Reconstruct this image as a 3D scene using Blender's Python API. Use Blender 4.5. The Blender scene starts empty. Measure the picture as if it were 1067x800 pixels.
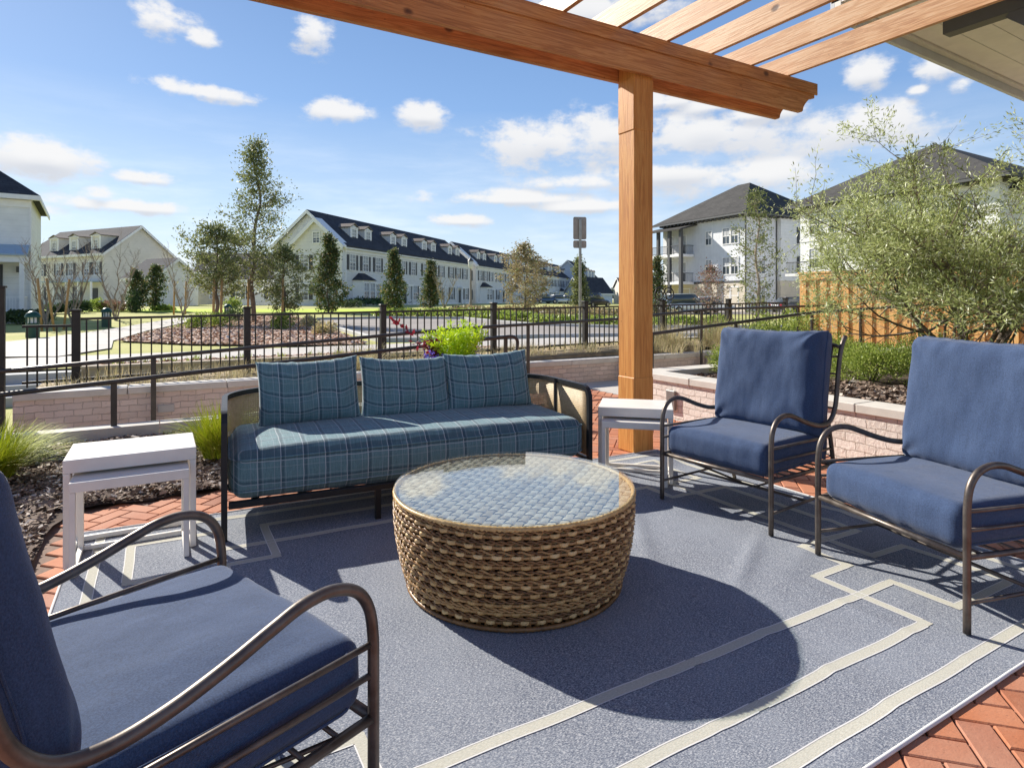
import bpy, math, random
from mathutils import Vector, Matrix, noise, Euler
random.seed(7)
sin, cos, rad, PI = math.sin, math.cos, math.radians, math.pi
scene = bpy.context.scene
col = scene.collection

# ------------------------------------------------------------------ camera
EYE = 1.25
YAW = rad(30.0)                      # view direction, clockwise from +Y
cd = bpy.data.cameras.new("camera"); cam = bpy.data.objects.new("camera", cd); col.objects.link(cam)
cam.location = (0, 0, EYE); cam.rotation_euler = (rad(90), 0, -YAW)
cd.sensor_width = 36; cd.lens = 36 * 635 / 1067.0; cd.shift_y = -0.0825
cd.clip_start = 0.05; cd.clip_end = 4000
scene.camera = cam

# ------------------------------------------------------------------ sun and sky
SUN_AZ = rad(-21.0)                  # measured from +Y, clockwise positive
SUN_EL = rad(32.5)
sd = Vector((sin(SUN_AZ) * cos(SUN_EL), cos(SUN_AZ) * cos(SUN_EL), sin(SUN_EL)))
sl = bpy.data.lights.new("sun", 'SUN'); sun = bpy.data.objects.new("sun", sl); col.objects.link(sun)
sl.energy = 5.0; sl.angle = rad(0.5); sl.color = (1.0, 0.94, 0.84)
sun.rotation_euler = sd.to_track_quat('Z', 'Y').to_euler()
world = bpy.data.worlds.new("World"); scene.world = world; world.use_nodes = True
SKY_STRENGTH = 0.12
scene.view_settings.view_transform = 'Standard'; scene.view_settings.look = 'None'
scene.view_settings.exposure = 0.70; scene.view_settings.gamma = 1.0

def build_sky():
    nt = world.node_tree; N = nt.nodes; L = nt.links
    for n in list(N): N.remove(n)
    out = N.new('ShaderNodeOutputWorld'); bg = N.new('ShaderNodeBackground'); bg.inputs[1].default_value = SKY_STRENGTH
    sky = N.new('ShaderNodeTexSky'); sky.sky_type = 'NISHITA'; sky.sun_disc = False
    sky.sun_elevation = SUN_EL; sky.sun_rotation = SUN_AZ
    sky.air_density = 1.0; sky.dust_density = 0.3; sky.ozone_density = 2.0; sky.altitude = 50
    tc = N.new('ShaderNodeTexCoord'); sep = N.new('ShaderNodeSeparateXYZ'); L.new(tc.outputs['Generated'], sep.inputs[0])
    def m(op, a, b=None, c=None):
        n = N.new('ShaderNodeMath'); n.operation = op
        for i, v in enumerate((a, b, c)):
            if v is None: continue
            if isinstance(v, (int, float)): n.inputs[i].default_value = v
            else: L.new(v, n.inputs[i])
        return n.outputs[0]
    az = m('ARCTAN2', sep.outputs[0], sep.outputs[1]); el = m('ARCSINE', sep.outputs[2])
    cv = N.new('ShaderNodeCombineXYZ'); L.new(az, cv.inputs[0]); L.new(el, cv.inputs[1])
    # wobble the azimuth / elevation lookup with noise so each cloud has a ragged edge
    def nz(scale, detail, rough, vec):
        n = N.new('ShaderNodeTexNoise'); n.inputs['Scale'].default_value = scale; n.inputs['Detail'].default_value = detail
        n.inputs['Roughness'].default_value = rough; L.new(vec, n.inputs['Vector']); return n
    st = N.new('ShaderNodeVectorMath'); st.operation = 'MULTIPLY'; L.new(cv.outputs[0], st.inputs[0]); st.inputs[1].default_value = (1, 1.7, 1)
    n1 = nz(9, 9, 0.62, st.outputs[0]); n2 = nz(34, 7, 0.6, st.outputs[0])
    def blobs(shift):
        off = N.new('ShaderNodeVectorMath'); off.operation = 'ADD'; L.new(cv.outputs[0], off.inputs[0]); off.inputs[1].default_value = (0, shift, 0)
        cur = None
        for (px, py, hw, hh) in CLOUDS:
            a = (px - 533.5) / 635; b = (312 - py) / 635
            a0 = math.atan(a) + YAW; e0 = math.atan(b / math.sqrt(1 + a * a))
            wa = hw / 635 / (1 + a * a); ha = hh / 635 / math.sqrt(1 + a * a)
            s = N.new('ShaderNodeVectorMath'); s.operation = 'SUBTRACT'; L.new(off.outputs[0], s.inputs[0]); s.inputs[1].default_value = (a0, e0, 0)
            k = N.new('ShaderNodeVectorMath'); k.operation = 'MULTIPLY'; L.new(s.outputs[0], k.inputs[0]); k.inputs[1].default_value = (1 / wa, 1 / ha, 0)
            l = N.new('ShaderNodeVectorMath'); l.operation = 'LENGTH'; L.new(k.outputs[0], l.inputs[0])
            cur = l.outputs['Value'] if cur is None else m('SMOOTH_MIN', cur, l.outputs['Value'], 0.25)
        return m('SUBTRACT', 1.0, cur)
    d0 = blobs(0.0); d1 = blobs(0.012)
    nn = m('ADD', m('MULTIPLY', m('SUBTRACT', n1.outputs[0], 0.5), 3.2), m('MULTIPLY', m('SUBTRACT', n2.outputs[0], 0.5), 1.1))
    dens = m('ADD', m('MINIMUM', d0, 0.75), nn); dens1 = m('ADD', m('MINIMUM', d1, 0.9), nn)
    inside = N.new('ShaderNodeMapRange'); inside.inputs['From Min'].default_value = -0.75; inside.inputs['From Max'].default_value = 0.0; L.new(d0, inside.inputs[0])
    mr = N.new('ShaderNodeMapRange'); mr.interpolation_type = 'SMOOTHSTEP'; mr.inputs['From Min'].default_value = -0.15; mr.inputs['From Max'].default_value = 0.6
    L.new(dens, mr.inputs[0])
    mask = m('MULTIPLY', m('MULTIPLY', mr.outputs[0], inside.outputs[0]), 0.93)
    # thin high haze streaks near the horizon
    hz = N.new('ShaderNodeMapRange'); hz.inputs['From Min'].default_value = 0.30; hz.inputs['From Max'].default_value = 0.0
    hz.inputs['To Min'].default_value = 0.0; hz.inputs['To Max'].default_value = 0.42; L.new(el, hz.inputs[0])
    st2 = N.new('ShaderNodeVectorMath'); st2.operation = 'MULTIPLY'; L.new(cv.outputs[0], st2.inputs[0]); st2.inputs[1].default_value = (1, 5, 1)
    n3 = nz(5, 8, 0.6, st2.outputs[0])
    mr3 = N.new('ShaderNodeMapRange'); mr3.interpolation_type = 'SMOOTHSTEP'; mr3.inputs['From Min'].default_value = 0.40; mr3.inputs['From Max'].default_value = 0.75; L.new(n3.outputs[0], mr3.inputs[0])
    haze = m('ADD', m('MULTIPLY', hz.outputs[0], 0.62), m('MULTIPLY', m('MULTIPLY', mr3.outputs[0], hz.outputs[0]), 1.3))
    # under-side grey, top white
    lit = N.new('ShaderNodeMapRange'); lit.interpolation_type = 'SMOOTHSTEP'; lit.inputs['From Min'].default_value = -0.45; lit.inputs['From Max'].default_value = 0.35
    L.new(m('SUBTRACT', dens, dens1), lit.inputs[0])
    cc = N.new('ShaderNodeMix'); cc.data_type = 'RGBA'; L.new(lit.outputs[0], cc.inputs[0])
    cc.inputs[7].default_value = (4.95, 4.9, 4.85, 1); cc.inputs[6].default_value = (3.6, 3.72, 4.0, 1)
    cc2 = cc.outputs[2]
    mixh = N.new('ShaderNodeMix'); mixh.data_type = 'RGBA'; L.new(m('MINIMUM', haze, 0.85), mixh.inputs[0]); 
    tint = N.new('ShaderNodeMix'); tint.data_type = 'RGBA'; tint.blend_type = 'MULTIPLY'; tint.inputs[0].default_value = 1
    L.new(sky.outputs[0], tint.inputs[6]); tint.inputs[7].default_value = SKY_TINT
    gr = N.new('ShaderNodeValToRGB'); e = gr.color_ramp.elements
    for q in (0.12, 0.3, 0.6): e.new(q)
    for x, (p, c) in zip(e, ((0.0, (3.1, 3.75, 4.4)), (0.12, (2.15, 3.1, 4.3)), (0.30, (1.2, 2.15, 3.95)), (0.62, (0.55, 1.15, 2.6)), (1.0, (0.35, 0.75, 1.8)))): x.position = p; x.color = (*[v / 5 for v in c], 1)
    L.new(m('MAXIMUM', el, 0.0), gr.inputs[0])
    gs = N.new('ShaderNodeVectorMath'); gs.operation = 'SCALE'; L.new(gr.outputs[0], gs.inputs[0]); gs.inputs['Scale'].default_value = 5 * 0.12 / SKY_STRENGTH
    gm = N.new('ShaderNodeMix'); gm.data_type = 'RGBA'; gm.inputs[0].default_value = 0.80; L.new(tint.outputs[2], gm.inputs[6]); L.new(gs.outputs[0], gm.inputs[7])
    L.new(gm.outputs[2], mixh.inputs[6]); mixh.inputs[7].default_value = (5.6, 5.9, 6.3, 1)
    mixc = N.new('ShaderNodeMix'); mixc.data_type = 'RGBA'; L.new(mask, mixc.inputs[0]); L.new(mixh.outputs[2], mixc.inputs[6]); L.new(cc2, mixc.inputs[7])
    L.new(mixc.outputs[2], bg.inputs[0]); L.new(bg.outputs[0], out.inputs[0])
SKY_TINT = (1.0, 1.0, 1.0, 1)
CLOUDS = [(165, 22, 42, 20), (205, 40, 20, 10), (322, 35, 26, 20), (212, 96, 62, 10), (352, 117, 34, 13), (442, 121, 26, 13),
          (45, 165, 70, 22), (150, 185, 34, 9), (105, 202, 22, 10), (130, 214, 95, 9), (20, 216, 60, 9),
          (570, 152, 78, 30), (640, 146, 74, 30), (735, 142, 95, 30), (775, 186, 95, 20), (700, 182, 100, 18), (600, 215, 70, 8), (530, 207, 95, 10), (484, 229, 34, 8),
          (905, 78, 30, 17), (900, 135, 78, 30), (985, 70, 44, 22), (1000, 88, 24, 12), (958, 93, 14, 7), (790, 118, 60, 12), (600, 190, 60, 10), (690, 105, 50, 10), (640, 10, 60, 20), (570, 15, 40, 18), (740, 110, 40, 12),
          (1150, 60, 90, 40), (-120, 120, 100, 30), (-260, 40, 120, 40)]
build_sky()

# ------------------------------------------------------------------ helpers
def plan(lat, dep):
    """ground-plan point measured from the tripod: lat metres to the right, dep metres ahead -> world x, y"""
    return (lat * cos(YAW) + dep * sin(YAW), -lat * sin(YAW) + dep * cos(YAW))
def at(bx, dep):
    return plan((bx - 533.5) / 635.0 * dep, dep)
def tag(o, label=None, cat=None, group=None, kind=None):
    if label: o['label'] = label
    if cat: o['category'] = cat
    if group: o['group'] = group
    if kind: o['kind'] = kind
    return o
def empty(name, loc=(0, 0, 0), rz=0, label=None, cat=None, group=None):
    o = bpy.data.objects.new(name, None); o.empty_display_size = 0.1; col.objects.link(o)
    o.location = loc; o.rotation_euler = (0, 0, rz)
    return tag(o, label, cat, group)
def copy_tree(o, parent=None):
    c = o.copy(); col.objects.link(c)
    if parent is not None: c.parent = parent; c.matrix_parent_inverse = o.matrix_parent_inverse.copy()
    for ch in KIDS.get(o.name, []):
        copy_tree(ch, c)
    KIDS_of = [x for x in KIDS.get(o.name, [])]
    return c
KIDS = {}

def rot_frame(t):
    t = t.normalized()
    u = Vector((0, 0, 1)) if abs(t.z) < 0.95 else Vector((1, 0, 0))
    a = t.cross(u).normalized(); b = a.cross(t).normalized()
    return a, b
class MB:
    def __init__(s): s.v = []; s.f = []; s.m = []; s.s = []
    def add(s, vs, fs, mi=0, smooth=False, M=None):
        o = len(s.v)
        s.v.extend([tuple(M @ Vector(p)) for p in vs] if M is not None else [tuple(p) for p in vs])
        for f in fs: s.f.append(tuple(i + o for i in f)); s.m.append(mi); s.s.append(smooth)
    def box(s, a, b, mi=0, M=None):
        x0, y0, z0 = a; x1, y1, z1 = b
        vs = [(x0, y0, z0), (x1, y0, z0), (x1, y1, z0), (x0, y1, z0), (x0, y0, z1), (x1, y0, z1), (x1, y1, z1), (x0, y1, z1)]
        s.add(vs, [(0, 3, 2, 1), (4, 5, 6, 7), (0, 1, 5, 4), (1, 2, 6, 5), (2, 3, 7, 6), (3, 0, 4, 7)], mi, False, M)
    def bbox(s, a, b, bv=0.004, mi=0, M=None):
        """box with bevelled edges"""
        x0, y0, z0 = a; x1, y1, z1 = b; r = bv
        vs = []; idx = {}
        for ix, X in enumerate((x0, x1)):
            for iy, Y in enumerate((y0, y1)):
                for iz, Z in enumerate((z0, z1)):
                    sx = r if ix == 0 else -r; sy = r if iy == 0 else -r; sz = r if iz == 0 else -r
                    for k, p in enumerate(((X, Y + sy, Z + sz), (X + sx, Y, Z + sz), (X + sx, Y + sy, Z))):
                        idx[(ix, iy, iz, k)] = len(vs); vs.append(p)
        I = idx; fs = []
        q = lambda *a: fs.append(tuple(I[t] for t in a))
        for i in (0, 1):
            o = [(i, 0, 0, 0), (i, 1, 0, 0), (i, 1, 1, 0), (i, 0, 1, 0)]; q(*(o if i else o[::-1]))
            o = [(0, i, 0, 1), (0, i, 1, 1), (1, i, 1, 1), (1, i, 0, 1)]; q(*(o if i else o[::-1]))
            o = [(0, 0, i, 2), (1, 0, i, 2), (1, 1, i, 2), (0, 1, i, 2)]; q(*(o if i else o[::-1]))
        for i in (0, 1):
            for j in (0, 1):
                q((i, j, 0, 0), (i, j, 1, 0), (i, j, 1, 1), (i, j, 0, 1))
                q((i, 0, j, 0), (i, 1, j, 0), (i, 1, j, 2), (i, 0, j, 2))
                q((0, i, j, 1), (1, i, j, 1), (1, i, j, 2), (0, i, j, 2))
                for k in (0, 1): q((i, j, k, 0), (i, j, k, 1), (i, j, k, 2))
        s.add(vs, fs, mi, False, M)
    def tube(s, pts, r, n=8, mi=0, M=None, caps=True, flat=None):
        pts = [Vector(p) for p in pts]; R = r if isinstance(r, (list, tuple)) else [r] * len(pts)
        vs = []; fs = []; a = b = None
        for i, p in enumerate(pts):
            t = (pts[min(i + 1, len(pts) - 1)] - pts[max(i - 1, 0)])
            if t.length < 1e-9: t = Vector((0, 0, 1))
            t.normalize()
            if a is None: a, b = rot_frame(t)
            else:
                a = (a - t * a.dot(t)).normalized(); b = a.cross(t).normalized()
            for k in range(n):
                ang = 2 * PI * (k + .5) / n
                fa, fb = (1, 1) if flat is None else flat
                vs.append(p + a * cos(ang) * R[i] * fa + b * sin(ang) * R[i] * fb)
        for i in range(len(pts) - 1):
            for k in range(n):
                k2 = (k + 1) % n
                fs.append((i * n + k, (i + 1) * n + k, (i + 1) * n + k2, i * n + k2))
        if caps:
            fs.append(tuple(range(n))); fs.append(tuple((len(pts) - 1) * n + k for k in reversed(range(n))))
        s.add(vs, fs, mi, n > 4, M)
    def lathe(s, prof, n=48, mi=0, M=None, cap=True):
        vs = []; fs = []
        for (r, z) in prof:
            for k in range(n): vs.append((r * cos(2 * PI * k / n), r * sin(2 * PI * k / n), z))
        for i in range(len(prof) - 1):
            for k in range(n):
                k2 = (k + 1) % n; fs.append((i * n + k, i * n + k2, (i + 1) * n + k2, (i + 1) * n + k))
        s.add(vs, fs, mi, True, M)
        if cap:
            s.add(vs[:n], [tuple(reversed(range(n)))], mi, False, M); s.add(vs[-n:], [tuple(range(n))], mi, False, M)
    def prism(s, poly, z0, z1, mi=0, M=None):
        n = len(poly)
        vs = [(p[0], p[1], z0) for p in poly] + [(p[0], p[1], z1) for p in poly]
        fs = [tuple(reversed(range(n))), tuple(range(n, 2 * n))] + [(i, (i + 1) % n, n + (i + 1) % n, n + i) for i in range(n)]
        s.add(vs, fs, mi, False, M)
    def build(s, name, mats, parent=None, auto=True):
        me = bpy.data.meshes.new(name); me.from_pydata(s.v, [], s.f)
        if not isinstance(mats, (list, tuple)): mats = [mats]
        for m in mats: me.materials.append(m)
        me.polygons.foreach_set('material_index', s.m); me.polygons.foreach_set('use_smooth', s.s)
        me.update()
        o = bpy.data.objects.new(name, me); col.objects.link(o)
        if parent is not None:
            o.parent = parent; KIDS.setdefault(parent.name, []).append(o)
        return o
def adopt(o, parent):
    o.parent = parent; KIDS.setdefault(parent.name, []).append(o); return o
def add_child_copy(src, parent, loc=None, rz=None):
    c = src.copy(); col.objects.link(c); c.parent = parent
    if loc is not None: c.location = loc
    if rz is not None: c.rotation_euler = (0, 0, rz)
    KIDS.setdefault(parent.name, []).append(c)
    for g in KIDS.get(src.name, []):
        d = g.copy(); col.objects.link(d); d.parent = c; KIDS.setdefault(c.name, []).append(d)
    return c
def spline(pts, k=6):
    """Catmull-Rom through pts"""
    P = [Vector(p) for p in pts]; P = [P[0] * 2 - P[1]] + P + [P[-1] * 2 - P[-2]]; out = []
    for i in range(1, len(P) - 2):
        for j in range(k):
            t = j / k
            out.append(0.5 * ((2 * P[i]) + (P[i + 1] - P[i - 1]) * t + (2 * P[i - 1] - 5 * P[i] + 4 * P[i + 1] - P[i + 2]) * t * t + (3 * P[i] - P[i - 1] - 3 * P[i + 1] + P[i + 2]) * t ** 3))
    out.append(P[-2]); return out

# ------------------------------------------------------------------ materials
class NT:
    def __init__(s, name):
        s.mat = bpy.data.materials.new(name); s.mat.use_nodes = True; s.t = s.mat.node_tree; s.N = s.t.nodes; s.L = s.t.links
        s.b = s.N['Principled BSDF']; s.out = s.N['Material Output']
        s.tc = s.N.new('ShaderNodeTexCoord')
    def n(s, typ, **kw):
        x = s.N.new(typ)
        for k, v in kw.items(): setattr(x, k, v)
        return x
    def set(s, node, key, v):
        if isinstance(v, bpy.types.NodeSocket): s.L.new(v, node.inputs[key])
        else: node.inputs[key].default_value = v
    def noise(s, scale, detail=4, rough=0.55, vec=None, dist=0, fac=True):
        x = s.n('ShaderNodeTexNoise'); x.inputs['Scale'].default_value = scale; x.inputs['Detail'].default_value = detail
        x.inputs['Roughness'].default_value = rough; x.inputs['Distortion'].default_value = dist
        s.L.new(vec if vec is not None else s.tc.outputs['Object'], x.inputs['Vector']); return x.outputs[0]
    def math(s, op, a, b=None, c=None, clamp=False):
        x = s.n('ShaderNodeMath', operation=op, use_clamp=clamp)
        for i, v in enumerate((a, b, c)):
            if v is not None: s.set(x, i, v)
        return x.outputs[0]
    def ramp(s, fac, stops):
        x = s.n('ShaderNodeValToRGB'); e = x.color_ramp.elements
        while len(e) < len(stops): e.new(0.5)
        for el, (p, c) in zip(e, stops): el.position = p; el.color = (*c, 1) if len(c) == 3 else c
        s.L.new(fac, x.inputs[0]); return x.outputs[0]
    def mix(s, fac, a, b, mode='MIX'):
        x = s.n('ShaderNodeMix', data_type='RGBA', blend_type=mode)
        s.set(x, 0, fac); s.set(x, 6, (*a, 1) if isinstance(a, tuple) and len(a) == 3 else a); s.set(x, 7, (*b, 1) if isinstance(b, tuple) and len(b) == 3 else b)
        return x.outputs[2]
    def mapr(s, v, a, b, c=0, d=1, smooth=False):
        x = s.n('ShaderNodeMapRange', interpolation_type='SMOOTHSTEP' if smooth else 'LINEAR')
        s.set(x, 0, v); x.inputs[1].default_value = a; x.inputs[2].default_value = b; x.inputs[3].default_value = c; x.inputs[4].default_value = d
        return x.outputs[0]
    def vmul(s, v, k):
        x = s.n('ShaderNodeVectorMath', operation='MULTIPLY'); s.L.new(v, x.inputs[0]); x.inputs[1].default_value = k; return x.outputs[0]
    def sep(s, v=None):
        x = s.n('ShaderNodeSeparateXYZ'); s.L.new(v if v is not None else s.tc.outputs['Object'], x.inputs[0]); return x.outputs
    def comb(s, x_, y_, z_=0.0):
        x = s.n('ShaderNodeCombineXYZ'); s.set(x, 0, x_); s.set(x, 1, y_); s.set(x, 2, z_); return x.outputs[0]
    def island(s):
        return s.n('ShaderNodeNewGeometry').outputs['Random Per Island']
    def objrand(s):
        return s.n('ShaderNodeObjectInfo').outputs['Random']
    def bump(s, h, strength=0.3, dist=0.01):
        x = s.n('ShaderNodeBump'); x.inputs['Strength'].default_value = strength; x.inputs['Distance'].default_value = dist
        s.L.new(h, x.inputs['Height']); s.L.new(x.outputs[0], s.b.inputs['Normal']); return x
    def fin(s, color=None, rough=0.6, metal=0.0, spec=None):
        if color is not None: s.set(s.b, 'Base Color', (*color, 1) if isinstance(color, tuple) and len(color) == 3 else color)
        s.set(s.b, 'Roughness', rough); s.set(s.b, 'Metallic', metal)
        if spec is not None: s.b.inputs['Specular IOR Level'].default_value = spec
        return s.mat
def simple(name, c, rough=0.6, metal=0, var=0.15, scale=6, bump=0.0, bscale=60):
    m = NT(name); f = m.noise(scale, 5)
    k = m.mapr(f, 0.3, 0.7, 1 - var, 1 + var)
    cc = m.n('ShaderNodeVectorMath', operation='SCALE'); cc.inputs[0].default_value = c; m.L.new(k, cc.inputs['Scale'])
    if bump: m.bump(m.noise(bscale, 3), bump, 0.004)
    return m.fin(cc.outputs[0], rough, metal)
def cushion_fabric(name, c, teal=False):
    m = NT(name); o = m.sep()
    # fine basket weave made of crossed threads
    wx = m.math('SINE', m.math('MULTIPLY', o[0], 1900)); wy = m.math('SINE', m.math('MULTIPLY', m.math('ADD', o[1], o[2]), 1900))
    th = m.noise(240, 3, 0.7); mot = m.noise(9, 5, 0.6)
    streak = m.noise(1, 3, 0.6, m.vmul(m.tc.outputs['Object'], (160, 9, 9)))
    f = m.math('ADD', m.math('MULTIPLY', th, 0.82), m.math('MULTIPLY', streak, 0.18))
    dark = tuple(x * 0.66 for x in c); light = tuple(min(1, x * 1.42) for x in c)
    base = m.mix(m.mapr(f, 0.35, 0.65), dark, light)
    base = m.mix(m.mapr(mot, 0.35, 0.7, 0, 0.22), base, tuple(min(1, x * 1.5 + 0.01) for x in c))
    hgt = m.math('ADD', m.math('MULTIPLY', m.math('MULTIPLY', wx, wy), 0.3), th)
    wr = m.noise(5.5, 3, 0.5, m.vmul(m.tc.outputs['Object'], (1, 1, 0.6)))
    h2 = m.math('ADD', m.math('MULTIPLY', hgt, 0.05), m.math('MULTIPLY', wr, 0.9))
    m.bump(h2, 0.55, 0.02)
    m.b.inputs['Sheen Weight'].default_value = 0.25; m.b.inputs['Sheen Roughness'].default_value = 0.4
    return m.fin(base, 0.9, 0, 0.25)
def plaid_fabric():
    m = NT('teal_plaid_fabric'); o = m.sep()
    s = m.math('SUBTRACT', o[2], o[1])
    wob = m.math('MULTIPLY', m.math('SUBTRACT', m.noise(7, 2), 0.5), 0.012)
    x = m.math('ADD', o[0], wob); s = m.math('ADD', s, wob)
    def line(v, pitch, off, w):
        t = m.math('FRACT', m.math('ADD', m.math('DIVIDE', v, pitch), off))
        d = m.math('ABSOLUTE', m.math('SUBTRACT', t, 0.5))
        return m.mapr(d, w / pitch, w / pitch * 1.6, 1, 0)
    th = m.noise(380, 2); streak = m.noise(1, 3, 0.6, m.vmul(m.tc.outputs['Object'], (200, 12, 12)))
    base = m.mix(m.mapr(m.math('ADD', m.math('MULTIPLY', th, .5), m.math('MULTIPLY', streak, .5)), 0.35, 0.65), (0.075, 0.155, 0.18), (0.16, 0.28, 0.315))
    base = m.mix(m.math('MULTIPLY', line(x, 0.115, 0.02, 0.005), 0.55), base, (0.03, 0.055, 0.085))
    base = m.mix(m.math('MULTIPLY', line(s, 0.115, 0.05, 0.005), 0.55), base, (0.03, 0.055, 0.085))
    base = m.mix(m.math('MULTIPLY', line(x, 0.115, 0.12, 0.0013), 0.85), base, (0.46, 0.49, 0.52))
    base = m.mix(m.math('MULTIPLY', line(s, 0.115, 0.15, 0.0012), 0.75), base, (0.38, 0.42, 0.46))
    base = m.mix(m.math('MULTIPLY', line(x, 0.0575, 0.3, 0.0012), 0.30), base, (0.4, 0.45, 0.5))
    base = m.mix(m.math('MULTIPLY', line(s, 0.0575, 0.3, 0.0012), 0.30), base, (0.4, 0.45, 0.5))
    wr = m.noise(6, 3); m.bump(m.math('ADD', m.math('MULTIPLY', th, 0.06), m.math('MULTIPLY', wr, 0.7)), 0.5, 0.02)
    m.b.inputs['Sheen Weight'].default_value = 0.2
    return m.fin(base, 0.88, 0, 0.25)
def wood(name, axis, c1, c2, c3):
    """axis: which object axis the grain runs along"""
    m = NT(name); k = [14, 14, 14]; k[axis] = 0.8
    add = m.n('ShaderNodeVectorMath', operation='ADD'); r = m.n('ShaderNodeVectorMath', operation='SCALE')
    r.inputs[0].default_value = (17, 23, 31); m.L.new(m.objrand(), r.inputs['Scale']); m.L.new(m.tc.outputs['Object'], add.inputs[0]); m.L.new(r.outputs[0], add.inputs[1])
    v = m.vmul(add.outputs[0], tuple(k))
    g = m.noise(1.3, 6, 0.6, v, 0.6); k2 = [90, 90, 90]; k2[axis] = 3
    fine = m.noise(1, 4, 0.6, m.vmul(add.outputs[0], tuple(k2)))
    ring = m.math('SINE', m.math('MULTIPLY', g, 38))
    f = m.math('ADD', m.math('MULTIPLY', m.mapr(ring, -1, 1), 0.20), m.math('ADD', m.math('MULTIPLY', fine, 0.50), m.math('MULTIPLY', m.noise(1.1, 3, 0.5, add.outputs[0]), 0.42)))
    base = m.ramp(f, [(0.25, c1), (0.55, c2), (0.85, c3)])
    # knots
    ks = [2.2, 2.2, 2.2]; ks[axis] = 1.5
    vo = m.n('ShaderNodeTexVoronoi'); vo.inputs['Scale'].default_value = 1.6; m.L.new(m.vmul(add.outputs[0], tuple(ks)), vo.inputs['Vector'])
    kn = m.mapr(m.math('ADD', vo.outputs['Distance'], m.math('MULTIPLY', m.noise(30, 2), 0.035)), 0.06, 0.14, 1, 0, True)
    base = m.mix(m.math('MULTIPLY', kn, 0.9), base, (0.07, 0.022, 0.008))
    # small nail / check marks
    v3 = m.n('ShaderNodeTexVoronoi'); v3.inputs['Scale'].default_value = 7; m.L.new(add.outputs[0], v3.inputs['Vector'])
    base = m.mix(m.mapr(v3.outputs['Distance'], 0.03, 0.055, 0.55, 0), base, (0.05, 0.02, 0.01))
    m.bump(m.math('ADD', f, m.math('MULTIPLY', kn, -0.5)), 0.35, 0.006)
    return m.fin(base, 0.5, 0, 0.4)
def brickwall(name='painted_pink_brick', c1=(0.72, 0.585, 0.51), c2=(0.58, 0.465, 0.40), c3=(0.44, 0.36, 0.31)):
    m = NT(name); geo = m.n('ShaderNodeNewGeometry')
    o = m.sep(); nrm = m.sep(geo.outputs['Normal'])
    # use x on faces that look along y and y on faces that look along x
    ax = m.math('GREATER_THAN', m.math('ABSOLUTE', nrm[0]), 0.5)
    u = m.math('ADD', m.math('MULTIPLY', ax, o[1]), m.math('MULTIPLY', m.math('SUBTRACT', 1, ax), o[0]))
    wob = m.math('MULTIPLY', m.math('SUBTRACT', m.noise(7, 4, 0.7), 0.5), 0.045)
    vec = m.comb(m.math('ADD', u, wob), m.math('ADD', o[2], wob), 0)
    b = m.n('ShaderNodeTexBrick'); m.L.new(vec, b.inputs['Vector']); b.inputs['Scale'].default_value = 1
    b.inputs['Brick Width'].default_value = 0.155; b.inputs['Row Height'].default_value = 0.066; b.inputs['Mortar Size'].default_value = 0.004; b.inputs['Mortar Smooth'].default_value = 0.4
    b.inputs['Color1'].default_value = (*c1, 1); b.inputs['Color2'].default_value = (*c2, 1); b.inputs['Mortar'].default_value = (*c3, 1)
    spots = m.mapr(m.noise(26, 5, 0.7), 0.60, 0.68)
    c = m.mix(m.math('MULTIPLY', spots, 0.35), b.outputs['Color'], (0.14, 0.11, 0.10))
    c = m.mix(m.mapr(m.noise(3, 5, 0.7), 0.4, 0.7, 0, 0.35), c, (0.62, 0.56, 0.52))
    h = m.math('ADD', m.math('MULTIPLY', b.outputs['Fac'], -0.9), m.math('MULTIPLY', m.noise(35, 5, 0.7), 0.9))
    m.bump(h, 0.8, 0.01)
    return m.fin(c, 0.85)
def concrete(name, c, scale=3, var=0.18, rough=0.85):
    m = NT(name); f = m.noise(scale, 8, 0.65); g = m.noise(120, 2)
    c1 = tuple(x * (1 - var) for x in c); c2 = tuple(min(1, x * (1 + var * 0.6)) for x in c)
    base = m.mix(m.mapr(f, 0.3, 0.7), c1, c2)
    base = m.mix(m.mapr(g, 0.6, 0.75, 0, 0.25), base, tuple(x * 0.5 for x in c))
    m.bump(m.math('ADD', f, g), 0.25, 0.004)
    return m.fin(base, rough)
def leafmat(name, dark, light, odd=None, rough=0.5, trans=0.25):
    m = NT(name); r = m.island()
    base = m.mix(r, dark, light)
    if odd is not None: base = m.mix(m.math('GREATER_THAN', m.math('FRACT', m.math('MULTIPLY', r, 13.7)), 0.84), base, odd)
    m.fin(base, rough, 0, 0.35)
    tr = m.n('ShaderNodeBsdfTranslucent'); m.L.new(m.mix(0.5, base, light), tr.inputs[0])
    ad = m.n('ShaderNodeMixShader'); ad.inputs[0].default_value = trans
    m.L.new(m.b.outputs[0], ad.inputs[1]); m.L.new(tr.outputs[0], ad.inputs[2]); m.L.new(ad.outputs[0], m.out.inputs[0])
    return m.mat
def shingle(name, c1, c2):
    m = NT(name); o = m.sep()
    vec = m.comb(m.math('ADD', o[0], m.math('MULTIPLY', o[1], 0.37)), m.math('MULTIPLY', o[2], 1.6), 0)
    b = m.n('ShaderNodeTexBrick'); m.L.new(vec, b.inputs['Vector']); b.inputs['Scale'].default_value = 1
    b.inputs['Brick Width'].default_value = 0.5; b.inputs['Row Height'].default_value = 0.22; b.inputs['Mortar Size'].default_value = 0.012
    b.inputs['Color1'].default_value = (*c1, 1); b.inputs['Color2'].default_value = (*c2, 1); b.inputs['Mortar'].default_value = (*[x * .6 for x in c1], 1)
    c = m.mix(m.mapr(m.noise(0.8, 4), 0.35, 0.7, 0, 0.3), b.outputs['Color'], tuple(x * 1.4 for x in c2))
    return m.fin(c, 0.9, 0, 0.15)
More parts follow.
